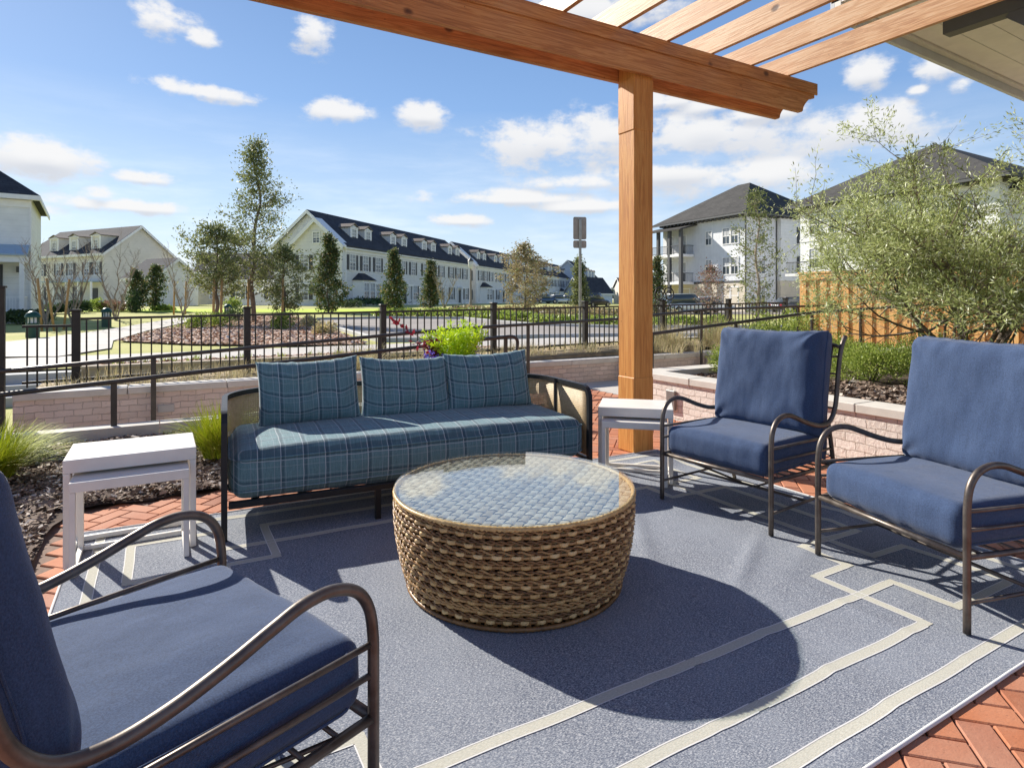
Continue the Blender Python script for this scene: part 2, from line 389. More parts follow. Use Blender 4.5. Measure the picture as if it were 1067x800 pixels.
def siding(name, c, pitch=0.16, vertical=False, groove=0.72):
    m = NT(name); geo = m.n('ShaderNodeNewGeometry'); o = m.sep()
    t = m.math('FRACT', m.math('DIVIDE', m.math('ADD', o[0], o[1]) if vertical else o[2], pitch))
    ln = m.mapr(t, 0.0, 0.12, 1, 0)
    base = m.mix(m.mapr(m.noise(1.5, 5), 0.3, 0.7), tuple(x * 0.92 for x in c), tuple(min(1, x * 1.05) for x in c))
    base = m.mix(m.math('MULTIPLY', ln, 1 - groove), base, tuple(x * 0.45 for x in c))
    m.bump(t if not vertical else m.math('SUBTRACT', 0, ln), 0.4, 0.02)
    return m.fin(base, 0.6)
M = {}
M['navy'] = cushion_fabric('navy_woven_fabric', (0.040, 0.067, 0.136))
M['plaid'] = plaid_fabric()
def bronze():
    m = NT('bronze_painted_steel'); f = m.noise(14, 6, 0.65)
    c = m.mix(m.mapr(f, 0.35, 0.7), (0.105, 0.085, 0.072), (0.19, 0.165, 0.145))
    m.bump(m.noise(260, 2), 0.12, 0.001)
    return m.fin(c, m.mapr(f, 0.3, 0.7, 0.38, 0.5), 0.75)
M['bronze'] = bronze()
M['black'] = simple('black_painted_metal', (0.018, 0.018, 0.020), 0.42, 0.3, 0.2, 20)
M['rail'] = simple('brown_black_rail_paint', (0.062, 0.054, 0.050), 0.42, 0.4, 0.2, 12)
M['fence'] = simple('black_fence_paint', (0.030, 0.026, 0.024), 0.5, 0.2, 0.25, 9)
M['white'] = simple('offwhite_powder_coat', (0.78, 0.74, 0.68), 0.42, 0, 0.05, 9, 0.05)
M['cedar_x'] = wood('cedar_grain_x', 0, (0.25, 0.09, 0.028), (0.50, 0.205, 0.068), (0.70, 0.36, 0.14))
M['cedar_y'] = wood('cedar_grain_y', 1, (0.36, 0.15, 0.06), (0.62, 0.34, 0.16), (0.80, 0.56, 0.34))
M['cedar_z'] = wood('cedar_grain_z', 2, (0.36, 0.13, 0.03), (0.56, 0.235, 0.055), (0.70, 0.37, 0.11))
M['fencewood'] = wood('orange_fence_wood', 2, (0.54, 0.25, 0.075), (0.74, 0.39, 0.13), (0.84, 0.52, 0.22))
M['pinkbrick'] = brickwall(); M['creambrick'] = brickwall('cream_limewashed_brick', (0.80, 0.73, 0.66), (0.66, 0.58, 0.51), (0.46, 0.38, 0.32))
M['cap'] = concrete('pale_concrete_cap', (0.60, 0.56, 0.50))
M['walk'] = concrete('sidewalk_concrete', (0.50, 0.46, 0.41), 0.6)
M['road'] = concrete('pale_asphalt', (0.30, 0.265, 0.235), 0.4, 0.2)
M['kerb'] = concrete('kerb_concrete', (0.48, 0.47, 0.45), 1.0)
M['bark'] = simple('grey_brown_bark', (0.16, 0.125, 0.095), 0.9, 0, 0.35, 9, 0.5, 30)
M['palebark'] = simple('pale_smooth_bark', (0.34, 0.27, 0.20), 0.85, 0, 0.3, 7, 0.3, 20)
M['stake'] = simple('pine_stake', (0.46, 0.27, 0.10), 0.8, 0, 0.2, 5)
M['oak'] = leafmat('oak_leaf', (0.085, 0.115, 0.035), (0.25, 0.28, 0.10), (0.42, 0.40, 0.22), 0.5, 0.4)
M['magnolia'] = leafmat('magnolia_leaf', (0.035, 0.065, 0.025), (0.13, 0.17, 0.065), (0.34, 0.22, 0.09), 0.6, 0.35)
M['olive'] = leafmat('olive_leaf', (0.14, 0.18, 0.05), (0.54, 0.60, 0.24), (0.80, 0.84, 0.60), 0.45, 0.4)
M['shrub'] = leafmat('shrub_leaf', (0.09, 0.15, 0.02), (0.34, 0.42, 0.08), (0.52, 0.56, 0.17), 0.45, 0.4)
M['darkshrub'] = leafmat('dark_hedge_leaf', (0.03, 0.06, 0.025), (0.10, 0.15, 0.055))
M['lime'] = leafmat('lime_leaf', (0.30, 0.46, 0.01), (0.62, 0.80, 0.03), None, 0.5, 0.4)
M['limegrass'] = leafmat('lime_grass_blade', (0.22, 0.28, 0.012), (0.52, 0.58, 0.035), (0.46, 0.44, 0.06), 0.7, 0.15)
M['drygrass'] = leafmat('dry_grass_blade', (0.40, 0.32, 0.16), (0.68, 0.58, 0.34), (0.34, 0.36, 0.12), 0.6, 0.3)
M['rust'] = leafmat('rusty_leaf', (0.27, 0.20, 0.09), (0.52, 0.42, 0.24), (0.34, 0.40, 0.15))
M['redleaf'] = leafmat('red_leaf', (0.12, 0.008, 0.02), (0.36, 0.03, 0.05))
M['pinkshrub'] = leafmat('pinkish_leaf', (0.22, 0.11, 0.09), (0.42, 0.26, 0.20), (0.18, 0.22, 0.08))
M['mulchchip'] = leafmat('mulch_chip', (0.10, 0.065, 0.045), (0.34, 0.25, 0.19), (0.62, 0.54, 0.46), 0.9, 0.0)
M['barkchip'] = leafmat('bark_chip', (0.40, 0.24, 0.16), (0.74, 0.52, 0.38), (0.82, 0.68, 0.54), 0.9, 0.0)
M['soil'] = concrete('mulch_bed', (0.085, 0.055, 0.04), 14, 0.5, 1)
M['barksoil'] = concrete('bark_bed', (0.52, 0.36, 0.27), 5, 0.45, 1)
M['whitetrim'] = simple('white_trim_paint', (0.82, 0.81, 0.79), 0.55, 0, 0.04)
M['shutter'] = simple('charcoal_shutter_paint', (0.045, 0.047, 0.055), 0.55, 0, 0.1)
M['glassdark'] = NT('window_glass').fin((0.06, 0.075, 0.09), 0.08, 0, 0.8)
M['roofdark'] = shingle('dark_blue_shingle', (0.045, 0.046, 0.055), (0.066, 0.068, 0.078))
M['roofbrown'] = shingle('brown_grey_shingle', (0.17, 0.145, 0.125), (0.23, 0.195, 0.17))
M['roofgrey'] = shingle('grey_shingle', (0.065, 0.062, 0.058), (0.088, 0.083, 0.077))
M['sid_tan'] = siding('taupe_lap_siding', (0.72, 0.71, 0.69), 0.35)
M['sid_white'] = siding('white_lap_siding', (0.78, 0.78, 0.76), 0.3)
M['sid_cream'] = siding('cream_lap_siding', (0.72, 0.68, 0.60), 0.3)
M['sid_blue'] = siding('pale_blue_lap_siding', (0.62, 0.67, 0.74), 0.3)
M['batten'] = siding('white_board_and_batten', (0.72, 0.73, 0.75), 0.45, True, 0.8)
M['beige'] = siding('beige_lap_siding', (0.66, 0.58, 0.45), 0.3)
M['greywall'] = siding('grey_lap_siding', (0.36, 0.35, 0.33), 0.3)
M['darktrim'] = simple('dark_grey_trim', (0.085, 0.085, 0.085), 0.5, 0, 0.1)
M['metalroof'] = siding('standing_seam_metal', (0.36, 0.46, 0.55), 0.4, True, 0.8)
M['silver'] = simple('galvanised_steel', (0.36, 0.36, 0.35), 0.4, 0.8, 0.15, 10)
M['signback'] = simple('unpainted_sign_back', (0.36, 0.31, 0.28), 0.5, 0.35, 0.15, 6)
M['greenmetal'] = simple('dark_green_paint', (0.012, 0.060, 0.040), 0.4, 0.1, 0.15)
M['rubber'] = simple('tyre_rubber', (0.02, 0.02, 0.02), 0.8)
M['lampglass'] = simple('frosted_lamp_glass', (0.7, 0.68, 0.6), 0.3)

# ------------------------------------------------------------------ terrain
def smooth(v, a, b):
    t = max(0.0, min(1.0, (v - a) / (b - a))); return t * t * (3 - 2 * t)
def strip_z(x): return max(0.20, min(0.42, 0.26 + 0.02 * (x + 1.0)))
def tz(x, y):
    s = 0.5 * x + 0.866 * y; lat = 0.866 * x - 0.5 * y
    if y < 9.0: return -0.8
    low = -0.45 + 0.45 * smooth(x, 2.0, 5.5)
    up = 0.6 * smooth(s, 24, 58) * (1 - smooth(lat / max(s, 1), 0.02, 0.25))
    if y < 13.12: return low
    if y < 13.22: return low + (up - low) * (y - 13.12) / 0.10
    return up
def ground_at(bx, by):
    k = (312 - by) / 635.0; d = 8.0
    while d < 1500:
        x, y = at(bx, d)
        if y > 9 and EYE + k * d <= tz(x, y): break
        d += 0.05 + d * 0.002
    return at(bx, d)
def spaced(a, b, near, step0, grow):
    out = [near]; s = step0; p = near
    while p < b: p += s; s *= grow; out.append(p)
    s = step0; p = near
    while p > a: p -= s; s *= grow; out.append(p)
    return sorted(out)
def lawn_mat():
    m = NT('lawn_grass'); f = m.noise(0.35, 6, 0.6); g = m.noise(9, 5, 0.7)
    c = m.ramp(m.math('ADD', m.math('MULTIPLY', f, 0.6), m.math('MULTIPLY', g, 0.4)), [(0.3, (0.26, 0.28, 0.06)), (0.5, (0.42, 0.41, 0.12)), (0.7, (0.55, 0.48, 0.20))])
    m.bump(g, 0.5, 0.05); return m.fin(c, 0.95)
M['lawn'] = lawn_mat()
M['brightlawn'] = NT('bright_lawn'); _m = M['brightlawn']; M['brightlawn'] = _m.fin(_m.ramp(_m.noise(3, 5), [(0.3, (0.38, 0.50, 0.03)), (0.7, (0.58, 0.70, 0.06))]), 0.95)
def terrain():
    xs = spaced(-900, 1500, 2.0, 0.9, 1.05); ys = sorted(set(spaced(-60, 2200, 14.0, 0.8, 1.05) + [8.9, 8.999, 9.0, 13.1, 13.12, 13.22, 13.24, 11.0]))
    mb = MB(); nx = len(xs)
    vs = [(x, y, tz(x, y)) for y in ys for x in xs]
    fs = [(j * nx + i, j * nx + i + 1, (j + 1) * nx + i + 1, (j + 1) * nx + i) for j in range(len(ys) - 1) for i in range(nx - 1)]
    mb.add(vs, fs, 0, True); o = mb.build('lawn', M['lawn']); tag(o, kind='structure')
terrain()
import bmesh
def patch(name, poly, off, mat, step=1.5, label=None, kind='structure', zf=None):
    bm = bmesh.new(); vs = [bm.verts.new((p[0], p[1], 0)) for p in poly]; f = bm.faces.new(vs); f.normal_update()
    if f.normal.z < 0: f.normal_flip()
    bmesh.ops.triangulate(bm, faces=bm.faces[:])
    x0 = min(p[0] for p in poly); x1 = max(p[0] for p in poly); y0 = min(p[1] for p in poly); y1 = max(p[1] for p in poly)
    for ax, a, b in ((0, x0, x1), (1, y0, y1)):
        st = max(step, (b - a) / 60); t = a + st
        while t < b:
            co = [0, 0, 0]; co[ax] = t; no = [0, 0, 0]; no[ax] = 1
            bmesh.ops.bisect_plane(bm, geom=bm.verts[:] + bm.edges[:] + bm.faces[:], plane_co=co, plane_no=no); t += st
    for v in bm.verts: v.co.z = (zf or tz)(v.co.x, v.co.y) + off
    bmesh.ops.recalc_face_normals(bm, faces=bm.faces[:])
    if sum(f.normal.z for f in bm.faces) < 0: bmesh.ops.reverse_faces(bm, faces=bm.faces[:])
    me = bpy.data.meshes.new(name); bm.to_mesh(me); bm.free(); me.materials.append(mat)
    o = bpy.data.objects.new(name, me); col.objects.link(o); tag(o, kind=kind); return o
G = ground_at
patch('sidewalk', [(-9, 13.9), (26, 13.7), (26, 16.3), (-9, 16.3)], 0.02, M['walk'])
patch('garden_path', [G(*p) for p in [(-60, 374), (60, 373), (116, 364), (118, 356), (155, 345), (200, 334.5), (218, 330.5), (240, 328.5), (222, 328.0), (190, 331), (150, 337.5), (85, 348), (14, 356.5), (-40, 361)]], 0.035, M['walk'])
ISLAND = [G(*p) for p in [(124, 357), (155, 347.5), (203, 336), (245, 331), (305, 330), (337, 339), (357, 350), (383, 360.5), (300, 362), (200, 360.5)]]
patch('bark_bed', ISLAND, 0.05, M['barksoil'], 0.8)
patch('bark_bed', [(-1.0, 13.26), (7.5, 13.26), (7.5, 13.68), (-1.0, 13.88)], 0.03, M['barksoil'])
ROAD = [G(*p) for p in [(330, 333.5), (400, 332), (483, 332.7), (552, 339), (650, 342), (800, 342), (1100, 342), (1100, 351), (660, 351), (560, 352.5), (440, 356.2), (396, 356.8), (350, 343)]]
patch('road', ROAD, 0.012, M['road'])
patch('parking_lot', [G(*p) for p in [(520, 324.5), (660, 323), (1000, 323), (1000, 327.5), (700, 328), (520, 328)]], 0.03, M['road'], 4)
patch('front_lawn', [G(*p) for p in [(-60, 325.5), (130, 325.5), (230, 326.0), (420, 326.5), (500, 325), (500, 322.5), (330, 322.5), (160, 322.5), (-60, 322.5)]], 0.04, M['brightlawn'], 4)
def kerb(name, pts, w=0.16, h=0.13, mat=None):
    mb = MB(); P = []
    for (x0, y0), (x1, y1) in zip(pts[:-1], pts[1:]):
        n = max(1, int(math.hypot(x1 - x0, y1 - y0) / 1.2))
        for i in range(n): P.append((x0 + (x1 - x0) * i / n, y0 + (y1 - y0) * i / n))
    P.append(pts[-1]); sec = [(-w / 2, -0.2), (-w / 2, h - .02), (-w / 2 + .02, h), (w / 2 - .02, h), (w / 2, h - .02), (w / 2, -0.2)]
    vs = []; fs = []
    for i, p in enumerate(P):
        a = P[max(0, i - 1)]; b = P[min(len(P) - 1, i + 1)]; dx, dy = b[0] - a[0], b[1] - a[1]; l = math.hypot(dx, dy) or 1
        for (u, z) in sec: vs.append((p[0] - dy / l * u, p[1] + dx / l * u, tz(*p) + z))
    for i in range(len(P) - 1):
        for k in range(5): fs.append((i * 6 + k, i * 6 + k + 1, (i + 1) * 6 + k + 1, (i + 1) * 6 + k))
    mb.add(vs, fs); return tag(mb.build(name, mat or M['kerb']), kind='structure')
kerb('kerb', [G(*p) for p in [(330, 333.5), (400, 332), (483, 332.7), (552, 339), (650, 342), (800, 342), (1100, 342)]])
kerb('kerb', [G(*p) for p in [(1000, 351), (660, 351), (560, 352.5), (440, 356.2), (396, 356.8), (350, 343)]])
# low retaining wall under the sidewalk and the steps through it
mb = MB(); mb.box((-9, 13.02, -0.6), (-2.9, 13.12, 0.06)); mb.box((-1.2, 13.02, -0.6), (8.6, 13.12, 0.03)); mb.box((-1.2, 12.99, 0.03), (8.6, 13.2, 0.075)); mb.box((-9, 12.99, 0.06), (-2.9, 13.2, 0.1))
tag(mb.build('retaining_wall', concrete('tan_retaining_concrete', (0.42, 0.34, 0.25), 2)), 'long low tan concrete retaining wall beyond the black fence, below the sidewalk', 'wall')
mb = MB()
for k in range(3): mb.box((-2.9, 12.3 + .3 * k, -0.6), (-1.2, 12.6 + .3 * k + (.4 if k == 2 else 0), -0.30 + .15 * k))
tag(mb.build('concrete_steps', M['kerb']), 'short flight of grey concrete steps behind the narrow left fence panel', 'steps')

# ------------------------------------------------------------------ patio, herringbone pavers
def in_pave(x, y):
    if 5.2 < x or x < -3.2 or y < -2.4: return False
    if y < 2.9: return x < 4.62
    if y < 4.40: return (x > -0.50 - max(0, (y - 3.9)) * 0.0) and x < 4.62
    if y < 6.44: return 2.35 < x < (4.62 if y < 5.3 else 5.2)
    if y < 7.38: return 3.7 < x < 5.2
    return False
def brick_mat():
    m = NT('red_paver_brick'); r = m.island()
    c = m.ramp(r, [(0.0, (0.27, 0.09, 0.045)), (0.35, (0.42, 0.14, 0.06)), (0.7, (0.50, 0.18, 0.08)), (1.0, (0.37, 0.15, 0.09))])
    c = m.mix(m.mapr(m.noise(2.2, 6, 0.65), 0.42, 0.72, 0, 0.4), c, (0.58, 0.36, 0.25))
    c = m.mix(m.mapr(m.noise(85, 4, 0.7), 0.58, 0.72, 0, 0.5), c, (0.16, 0.07, 0.045))
    m.bump(m.math('ADD', m.noise(90, 5, 0.7), m.noise(14, 3)), 0.4, 0.004); return m.fin(c, 0.85)
M['paver'] = brick_mat()
def pavers():
    mb = MB(); W = 0.1; c45, s45 = cos(rad(45)), sin(rad(45)); g = 0.0028
    for i in range(-90, 130):
        for j in range(-90, 130):
            k = (i - j) % 4
            if k == 0: a, b, w, h = i, j, 2, 1
            elif k == 3: a, b, w, h = i, j, 1, 2
            else: continue
            cx, cy = (a + w / 2) * W, (b + h / 2) * W
            X, Y = cx * c45 - cy * s45, cx * s45 + cy * c45
            if not in_pave(X, Y): continue
            Mx = Matrix.Translation((X, Y, random.uniform(-.0012, .0012))) @ Matrix.Rotation(rad(45) + random.uniform(-.006, .006), 4, 'Z') @ Matrix.Rotation(random.uniform(-.006, .006), 4, 'X')
            hw, hh = w * W / 2 - g, h * W / 2 - g; e = 0.004
            vs = [(-hw, -hh, -.02), (hw, -hh, -.02), (hw, hh, -.02), (-hw, hh, -.02), (-hw, -hh, -e), (hw, -hh, -e), (hw, hh, -e), (-hw, hh, -e),
                  (-hw + e, -hh + e, 0), (hw - e, -hh + e, 0), (hw - e, hh - e, 0), (-hw + e, hh - e, 0)]
            mb.add(vs, [(0, 1, 5, 4), (1, 2, 6, 5), (2, 3, 7, 6), (3, 0, 4, 7), (4, 5, 9, 8), (5, 6, 10, 9), (6, 7, 11, 10), (7, 4, 8, 11), (8, 9, 10, 11)], 0, False, Mx)
    tag(mb.build('brick_paving', M['paver']), kind='structure')
    mb = MB(); mb.box((-6, -6, -0.9), (4.64, 6.5, -0.009)); mb.box((3.6, 6.5, -0.9), (5.22, 7.4, -0.009))
    tag(mb.build('patio_base', concrete('joint_sand', (0.19, 0.11, 0.075), 30, 0.4)), kind='structure')
    mb = MB(); mb.box((-14, -14, -0.9), (24, -6.01, -0.015)); mb.box((-14, -6.01, -.9), (-6.01, 2.9, -.015)); mb.box((11.45, -6, -.9), (24, 5.0, .2)); mb.box((4.65, -6, -.9), (11.4, -1.52, -.015)); tag(mb.build('bounce_paving', M['walk']), kind='structure')  # pale paving added, mostly out of view, to bounce warm light into shade
pavers()
# mulch bed beside and behind the sofa
def bed(name, poly, z0, mat, amp=0.02):
    o = patch(name, poly, 0.0, mat, 0.12, zf=lambda x, y: z0 + amp * noise.noise(Vector((x * 5, y * 5, 0))) + amp * .6 * noise.noise(Vector((x * 17, y * 17, 3))))
    return o
BED = [(-0.52, 2.9), (-0.52, 4.0), (-0.45, 4.40), (2.33, 4.42), (2.33, 6.42), (-6, 6.42), (-6, 2.9)]
bed('mulch_bed', BED, 0.015, M['soil'], 0.022)
def chips(name, mat, rects, n, zf, size=(0.012, 0.045), seed=3, poly=None):
    rnd = random.Random(seed); mb = MB()
    tl = .38 if size[1] < .05 else .28
    for _ in range(n):
        x0, y0, x1, y1 = rnd.choice(rects); x = rnd.uniform(x0, x1); y = rnd.uniform(y0, y1)
        if poly and not inside(poly, x, y): continue
        l = rnd.uniform(*size) * 1.3; w = l * rnd.uniform(.18, .5)
        Mx = Matrix.Translation((x, y, zf(x, y) + rnd.uniform(0.0, .012) + w * .3)) @ Euler((rnd.gauss(0, tl), rnd.gauss(0, tl * .9), rnd.uniform(0, 6.3))).to_matrix().to_4x4()
        mb.add([(-l, -w, 0), (l, -w * .6, 0), (l * .8, w, 0.002), (-l * .8, w, 0.002)], [(0, 1, 2, 3)], 0, False, Mx)
    return tag(mb.build(name, mat), kind='stuff')
def inside(poly, x, y):
    c = False; n = len(poly)
    for i in range(n):
        x1, y1 = poly[i]; x2, y2 = poly[(i + 1) % n]
        if (y1 > y) != (y2 > y) and x < (x2 - x1) * (y - y1) / (y2 - y1) + x1: c = not c
    return c
chips('mulch', M['mulchchip'], [(-1.7, 3.2, -0.54, 4.4), (-1.7, 4.42, 1.2, 6.4), (-1.7, 4.42, 1.2, 5.4)], 34000, lambda x, y: 0.02 + 0.022 * noise.noise(Vector((x * 5, y * 5, 0))), (.008, .028))

# kerb beside the ramp, ramp and wall
def prism_x(mb, x0, x1, y0, y1, zb0, zt0, zb1, zt1, mi=0):
    mb.add([(x0, y0, zb0), (x1, y0, zb1), (x1, y1, zb1), (x0, y1, zb0), (x0, y0, zt0), (x1, y0, zt1), (x1, y1, zt1), (x0, y1, zt0)],
           [(0, 3, 2, 1), (4, 5, 6, 7), (0, 1, 5, 4), (1, 2, 6, 5), (2, 3, 7, 6), (3, 0, 4, 7)], mi)
mb = MB()
for k in range(7): prism_x(mb, -5 + k * 1.25, -5 + (k + 1) * 1.25 - .008, 6.44, 6.62, -.8, .115, -.8, .115)
tag(mb.build('concrete_kerb', M['cap']), 'long pale concrete kerb between the mulch bed and the ramp, behind the nesting tables', 'kerb')
mb = MB(); prism_x(mb, -5, 3.7, 6.62, 7.4, -.9, -.52, -.9, -0.01)
tag(mb.build('ramp', M['paver']), kind='structure')
def brick_wall(name, x0, x1, y0, y1, zb, zt, label, capt=0.07, over=0.025, mk='pinkbrick'):
    e = empty(name, ((x0 + x1) / 2, (y0 + y1) / 2, zb), 0, label, 'wall')
    cx, cy = (x0 + x1) / 2, (y0 + y1) / 2
    mb = MB(); mb.box((x0 - cx, y0 - cy, 0), (x1 - cx, y1 - cy, zt - capt - zb)); mb.build('brickwork', M[mk], e)
    mb = MB(); horiz = (x1 - x0) > (y1 - y0); L = (x1 - x0) if horiz else (y1 - y0); n = max(1, round(L / 0.9))
    for k in range(n):
        a = k / n * L; b = (k + 1) / n * L - 0.007
        if horiz: mb.bbox((x0 - cx + a, y0 - cy - over, zt - capt - zb), (x0 - cx + b, y1 - cy + over, zt - zb), 0.006)
        else: mb.bbox((x0 - cx - over, y0 - cy + a, zt - capt - zb), (x1 - cx + over, y0 - cy + b, zt - zb), 0.006)
    mb.build('cap_stone', M['cap'], e); return e
brick_wall('brick_wall', -1.22, 8.1, 7.42, 7.64, -0.9, 0.345, 'long low pale pink brick wall with concrete cap running below the black picket fence')
pl = brick_wall('planter_wall', 4.64, 4.86, -1.5, 5.28, -0.05, 0.45, 'low pale brick planter wall with concrete cap behind the two right hand armchairs', mk='creambrick')
brick_wall('brick_wall', 8.12, 8.32, 6.70, 7.66, -0.9, 0.36, 'short pale brick wall end beside the ramp, seen just right of the timber post')
# return end of the planter
mb = MB(); mb.box((0.112, 3.168, 0), (3.2, 3.388, 0.43)); mb.build('brickwork', M['creambrick'], pl)
mb = MB(); mb.bbox((0.14, 3.143, 0.43), (3.2, 3.415, 0.50), 0.006); mb.build('cap_stone', M['cap'], pl)
bed('planter_soil', [(4.86, -1.5), (8.0, -1.5), (11.2, -1.5), (11.2, 5.05), (4.86, 5.05)], 0.385, M['soil'], 0.03)
chips('mulch', M['mulchchip'], [(4.88, 1.4, 6.2, 4.9)], 11000, lambda x, y: 0.39 + 0.03 * noise.noise(Vector((x * 5, y * 5, 0))), (.010, .034), seed=9)
mb = MB(); mb.box((7.85, 5.06, -.4), (11.4, 5.28, 0.43)); mb.box((7.85, 5.03, 0.43), (11.4, 5.31, .5)); mb.box((8.34, 6.7, -.4), (11.6, 6.9, 0.34))
tag(mb.build('low_wall', M['cap']), 'pale concrete edging wall behind the clipped shrubs, in front of the orange fence', 'wall')
mb = MB(); prism_x(mb, 5.22, 8.2, 5.31, 6.68, -.9, 0.0, -.9, 0.2); prism_x(mb, 8.2, 11.5, 5.31, 6.68, -.9, .2, -.9, 0.26); mb.box((5.22, 6.68, -.9), (8.1, 7.4, 0.0))
tag(mb.build('side_ramp', M['walk']), kind='structure')
mb = MB(); nseg = 30
def strip(x0, x1, y0, y1):
    vs = []; fs = []
    for i in range(nseg + 1):
        x = x0 + (x1 - x0) * i / nseg
        for y in (y0, (y0 + y1) / 2, y1): vs.append((x, y, strip_z(x) + 0.02 * noise.noise(Vector((x * 2, y * 3, 0)))))
        vs.append((x, y1, -0.9)); vs.append((x, y0, -0.9))
    for i in range(nseg):
        for k in range(3): fs.append((i * 5 + k, (i + 1) * 5 + k, (i + 1) * 5 + k + 1, i * 5 + k + 1))
        fs.append((i * 5 + 4, (i + 1) * 5 + 4, (i + 1) * 5, i * 5))
    mb.add(vs, fs, 0, True)
strip(-1.2, 8.3, 7.64, 9.0); strip(8.3, 14, 6.72, 9.0)
mb.box((-1.2, 7.66, -.9), (-1.15, 8.98, .2))
tag(mb.build('planting_strip', simple('dry_earth', (0.25, 0.19, 0.11), 0.95, 0, 0.35, 6, 0.4, 40)), kind='structure')

# ------------------------------------------------------------------ picket fence
def picket_fence():
    e = empty('picket_fence', (-0.83, 8.5, 0.2), 0, 'long black metal picket fence running along behind the low pink brick wall', 'fence')
    xs = [-1.36] + [-0.83 + 1.8 * k for k in range(8)] 
    def L(x, y, z): return (x + 0.83, y - 8.5, z - 0.2)
    for i, x in enumerate(xs):
        if i == 0: continue
        zt = 1.06 + 0.012 * (x + 1); zb = strip_z(x) - .05
        mb = MB(); a = L(x, 8.5, 0); mb.bbox((a[0] - .04, -.04, zb - .2), (a[0] + .04, .04, zt - .2 + .05), .004); mb.bbox((a[0] - .05, -.05, zt - .2 + .05), (a[0] + .05, .05, zt - .2 + .075), .006)
        mb.build('post', M['fence'], e)
    for i in range(len(xs) - 1):
        x0, x1 = xs[i] + .045, xs[i + 1] - .045
        za, zb_ = 1.04 + 0.012 * (x0 + 1), 1.04 + 0.012 * (x1 + 1)
        if i == 0: za = zb_ = 0.965
        mb = MB(); n = max(5, round((x1 - x0) / 0.108))
        b0, b1 = strip_z(x0) + .07, strip_z(x1) + .07
        def rail(dz0, dz1, t):
            prism_x(mb, x0 + .83, x1 + .83, -.016, .016, dz0 - .2 - t, dz0 - .2, dz1 - .2 - t, dz1 - .2)
        rail(za, zb_, .028); rail(b0 + .02, b1 + .02, .028)
        for k in range(n):
            f = (k + .5) / n; x = x0 + (x1 - x0) * f; zt = za + (zb_ - za) * f - .03; zl = b0 + (b1 - b0) * f - .05
            mb.box((x + .83 - .008, -.008, zl - .2), (x + .83 + .008, .008, zt - .2))
        mb.build('picket_panel', M['fence'], e)
    # scrolled ornament beside the post near the timber column
    for sx in (-1, 1):
        mb = MB(); pts = []
        for k in range(26):
            a = k / 25 * 3.6 * PI; r = 0.15 * (1 - k / 30)
            pts.append((9.05 + .12 * sx + sx * (-r * cos(a)), 0, 0.98 + .16 + r * sin(a)))
        mb.tube(pts, 0.012, 6); mb.build('scroll', M['fence'], e)
picket_fence()
# tall perforated screen at the left end
e = empty('perforated_screen', (-1.42, 7.5, -0.5), 0, 'tall black perforated metal screen at the left edge, beside the end of the brick wall', 'screen')
mb = MB(); mb.bbox((.06, -.035, 0), (.13, .035, 1.86), .004); mb.box((.05, -.045, 1.86), (.14, .045, 1.88)); mb.build('post', M['fence'], e)
mb = MB(); mb.box((-1.2, -.02, 1.72), (.058, .02, 1.80)); mb.box((-1.2, -.02, .05), (.058, .02, .1)); mb.box((-1.2, -.02, 1.30), (.058, .02, 1.33))
for k in range(40): mb.box((-1.2 + k * .0318, -.004, .1), (-1.2 + k * .0318 + .012, .004, 1.72))
for k in range(46): mb.box((-1.2, -.0035, .12 + k * .035), (.058, .0035, .12 + k * .035 + .012))
mb.build('mesh_panel', M['fence'], e)

# ------------------------------------------------------------------ handrails
def handrail(name, pts, posts, label, r=0.021, end=False, post_w=0.024, flat_posts=True):
    o = Vector(pts[0]); e = empty(name, (o.x, o.y, 0), 0, label, 'handrail')
    P = [Vector(p) - Vector((o.x, o.y, 0)) for p in pts]
    mb = MB(); mb.tube(P, r, 10); mb.build('rail', M['rail'], e)
    for (x, y, z0, z1) in posts:
        mb = MB(); mb.bbox((x - o.x - post_w, y - o.y - .012, z0), (x - o.x + post_w, y - o.y + .012, z1 - .012), .003); mb.build('post', M['rail'], e)
    return e
def nz_(x): return 0.585 + (x + 1.17) * 0.062      # far rail
def nr(x): return 0.455 + (x + 1.17) * 0.069       # near rail
endx = 3.72
curl = [(endx + .0, 6.53, nr(endx)), (endx + .07, 6.53, nr(endx) - .005), (endx + .12, 6.53, nr(endx) - .04), (endx + .13, 6.53, nr(endx) - .10), (endx + .11, 6.53, nr(endx) - .17), (endx + .06, 6.53, nr(endx) - .20)]
handrail('handrail', [(-4.6, 6.53, nr(-4.6)), (-2, 6.53, nr(-2))] + [(x, 6.53, nr(x)) for x in (0, 1.5, 3)] + spline(curl, 4),
         [(x, 6.53, 0.1, nr(x)) for x in (-3.4, -.36, 1.7)] + [(3.68, 6.53, -.02, nr(3.68))], 'nearer dark metal handrail of the ramp, its right end curling down behind the sofa')
handrail('handrail', [(-4.6, 7.34, nz_(-4.6)), (0, 7.34, nz_(0)), (3.4, 7.34, .862), (4.1, 7.34, .885), (6.2, 7.34, .95), (8.0, 7.3, 1.08), (11.3, 7.0, 1.14)],
         [(x, 7.34, -.5 + .058 * (x + 5), nz_(x)) for x in (-2.4, -0.06, 2.35)] + [(4.5, 7.34, -.02, .89), (6.2, 7.34, 0, .945), (7.9, 7.3, 0, 1.07), (10.2, 7.1, .24, 1.12)],
         'farther dark metal handrail fixed along the face of the long pink brick wall')
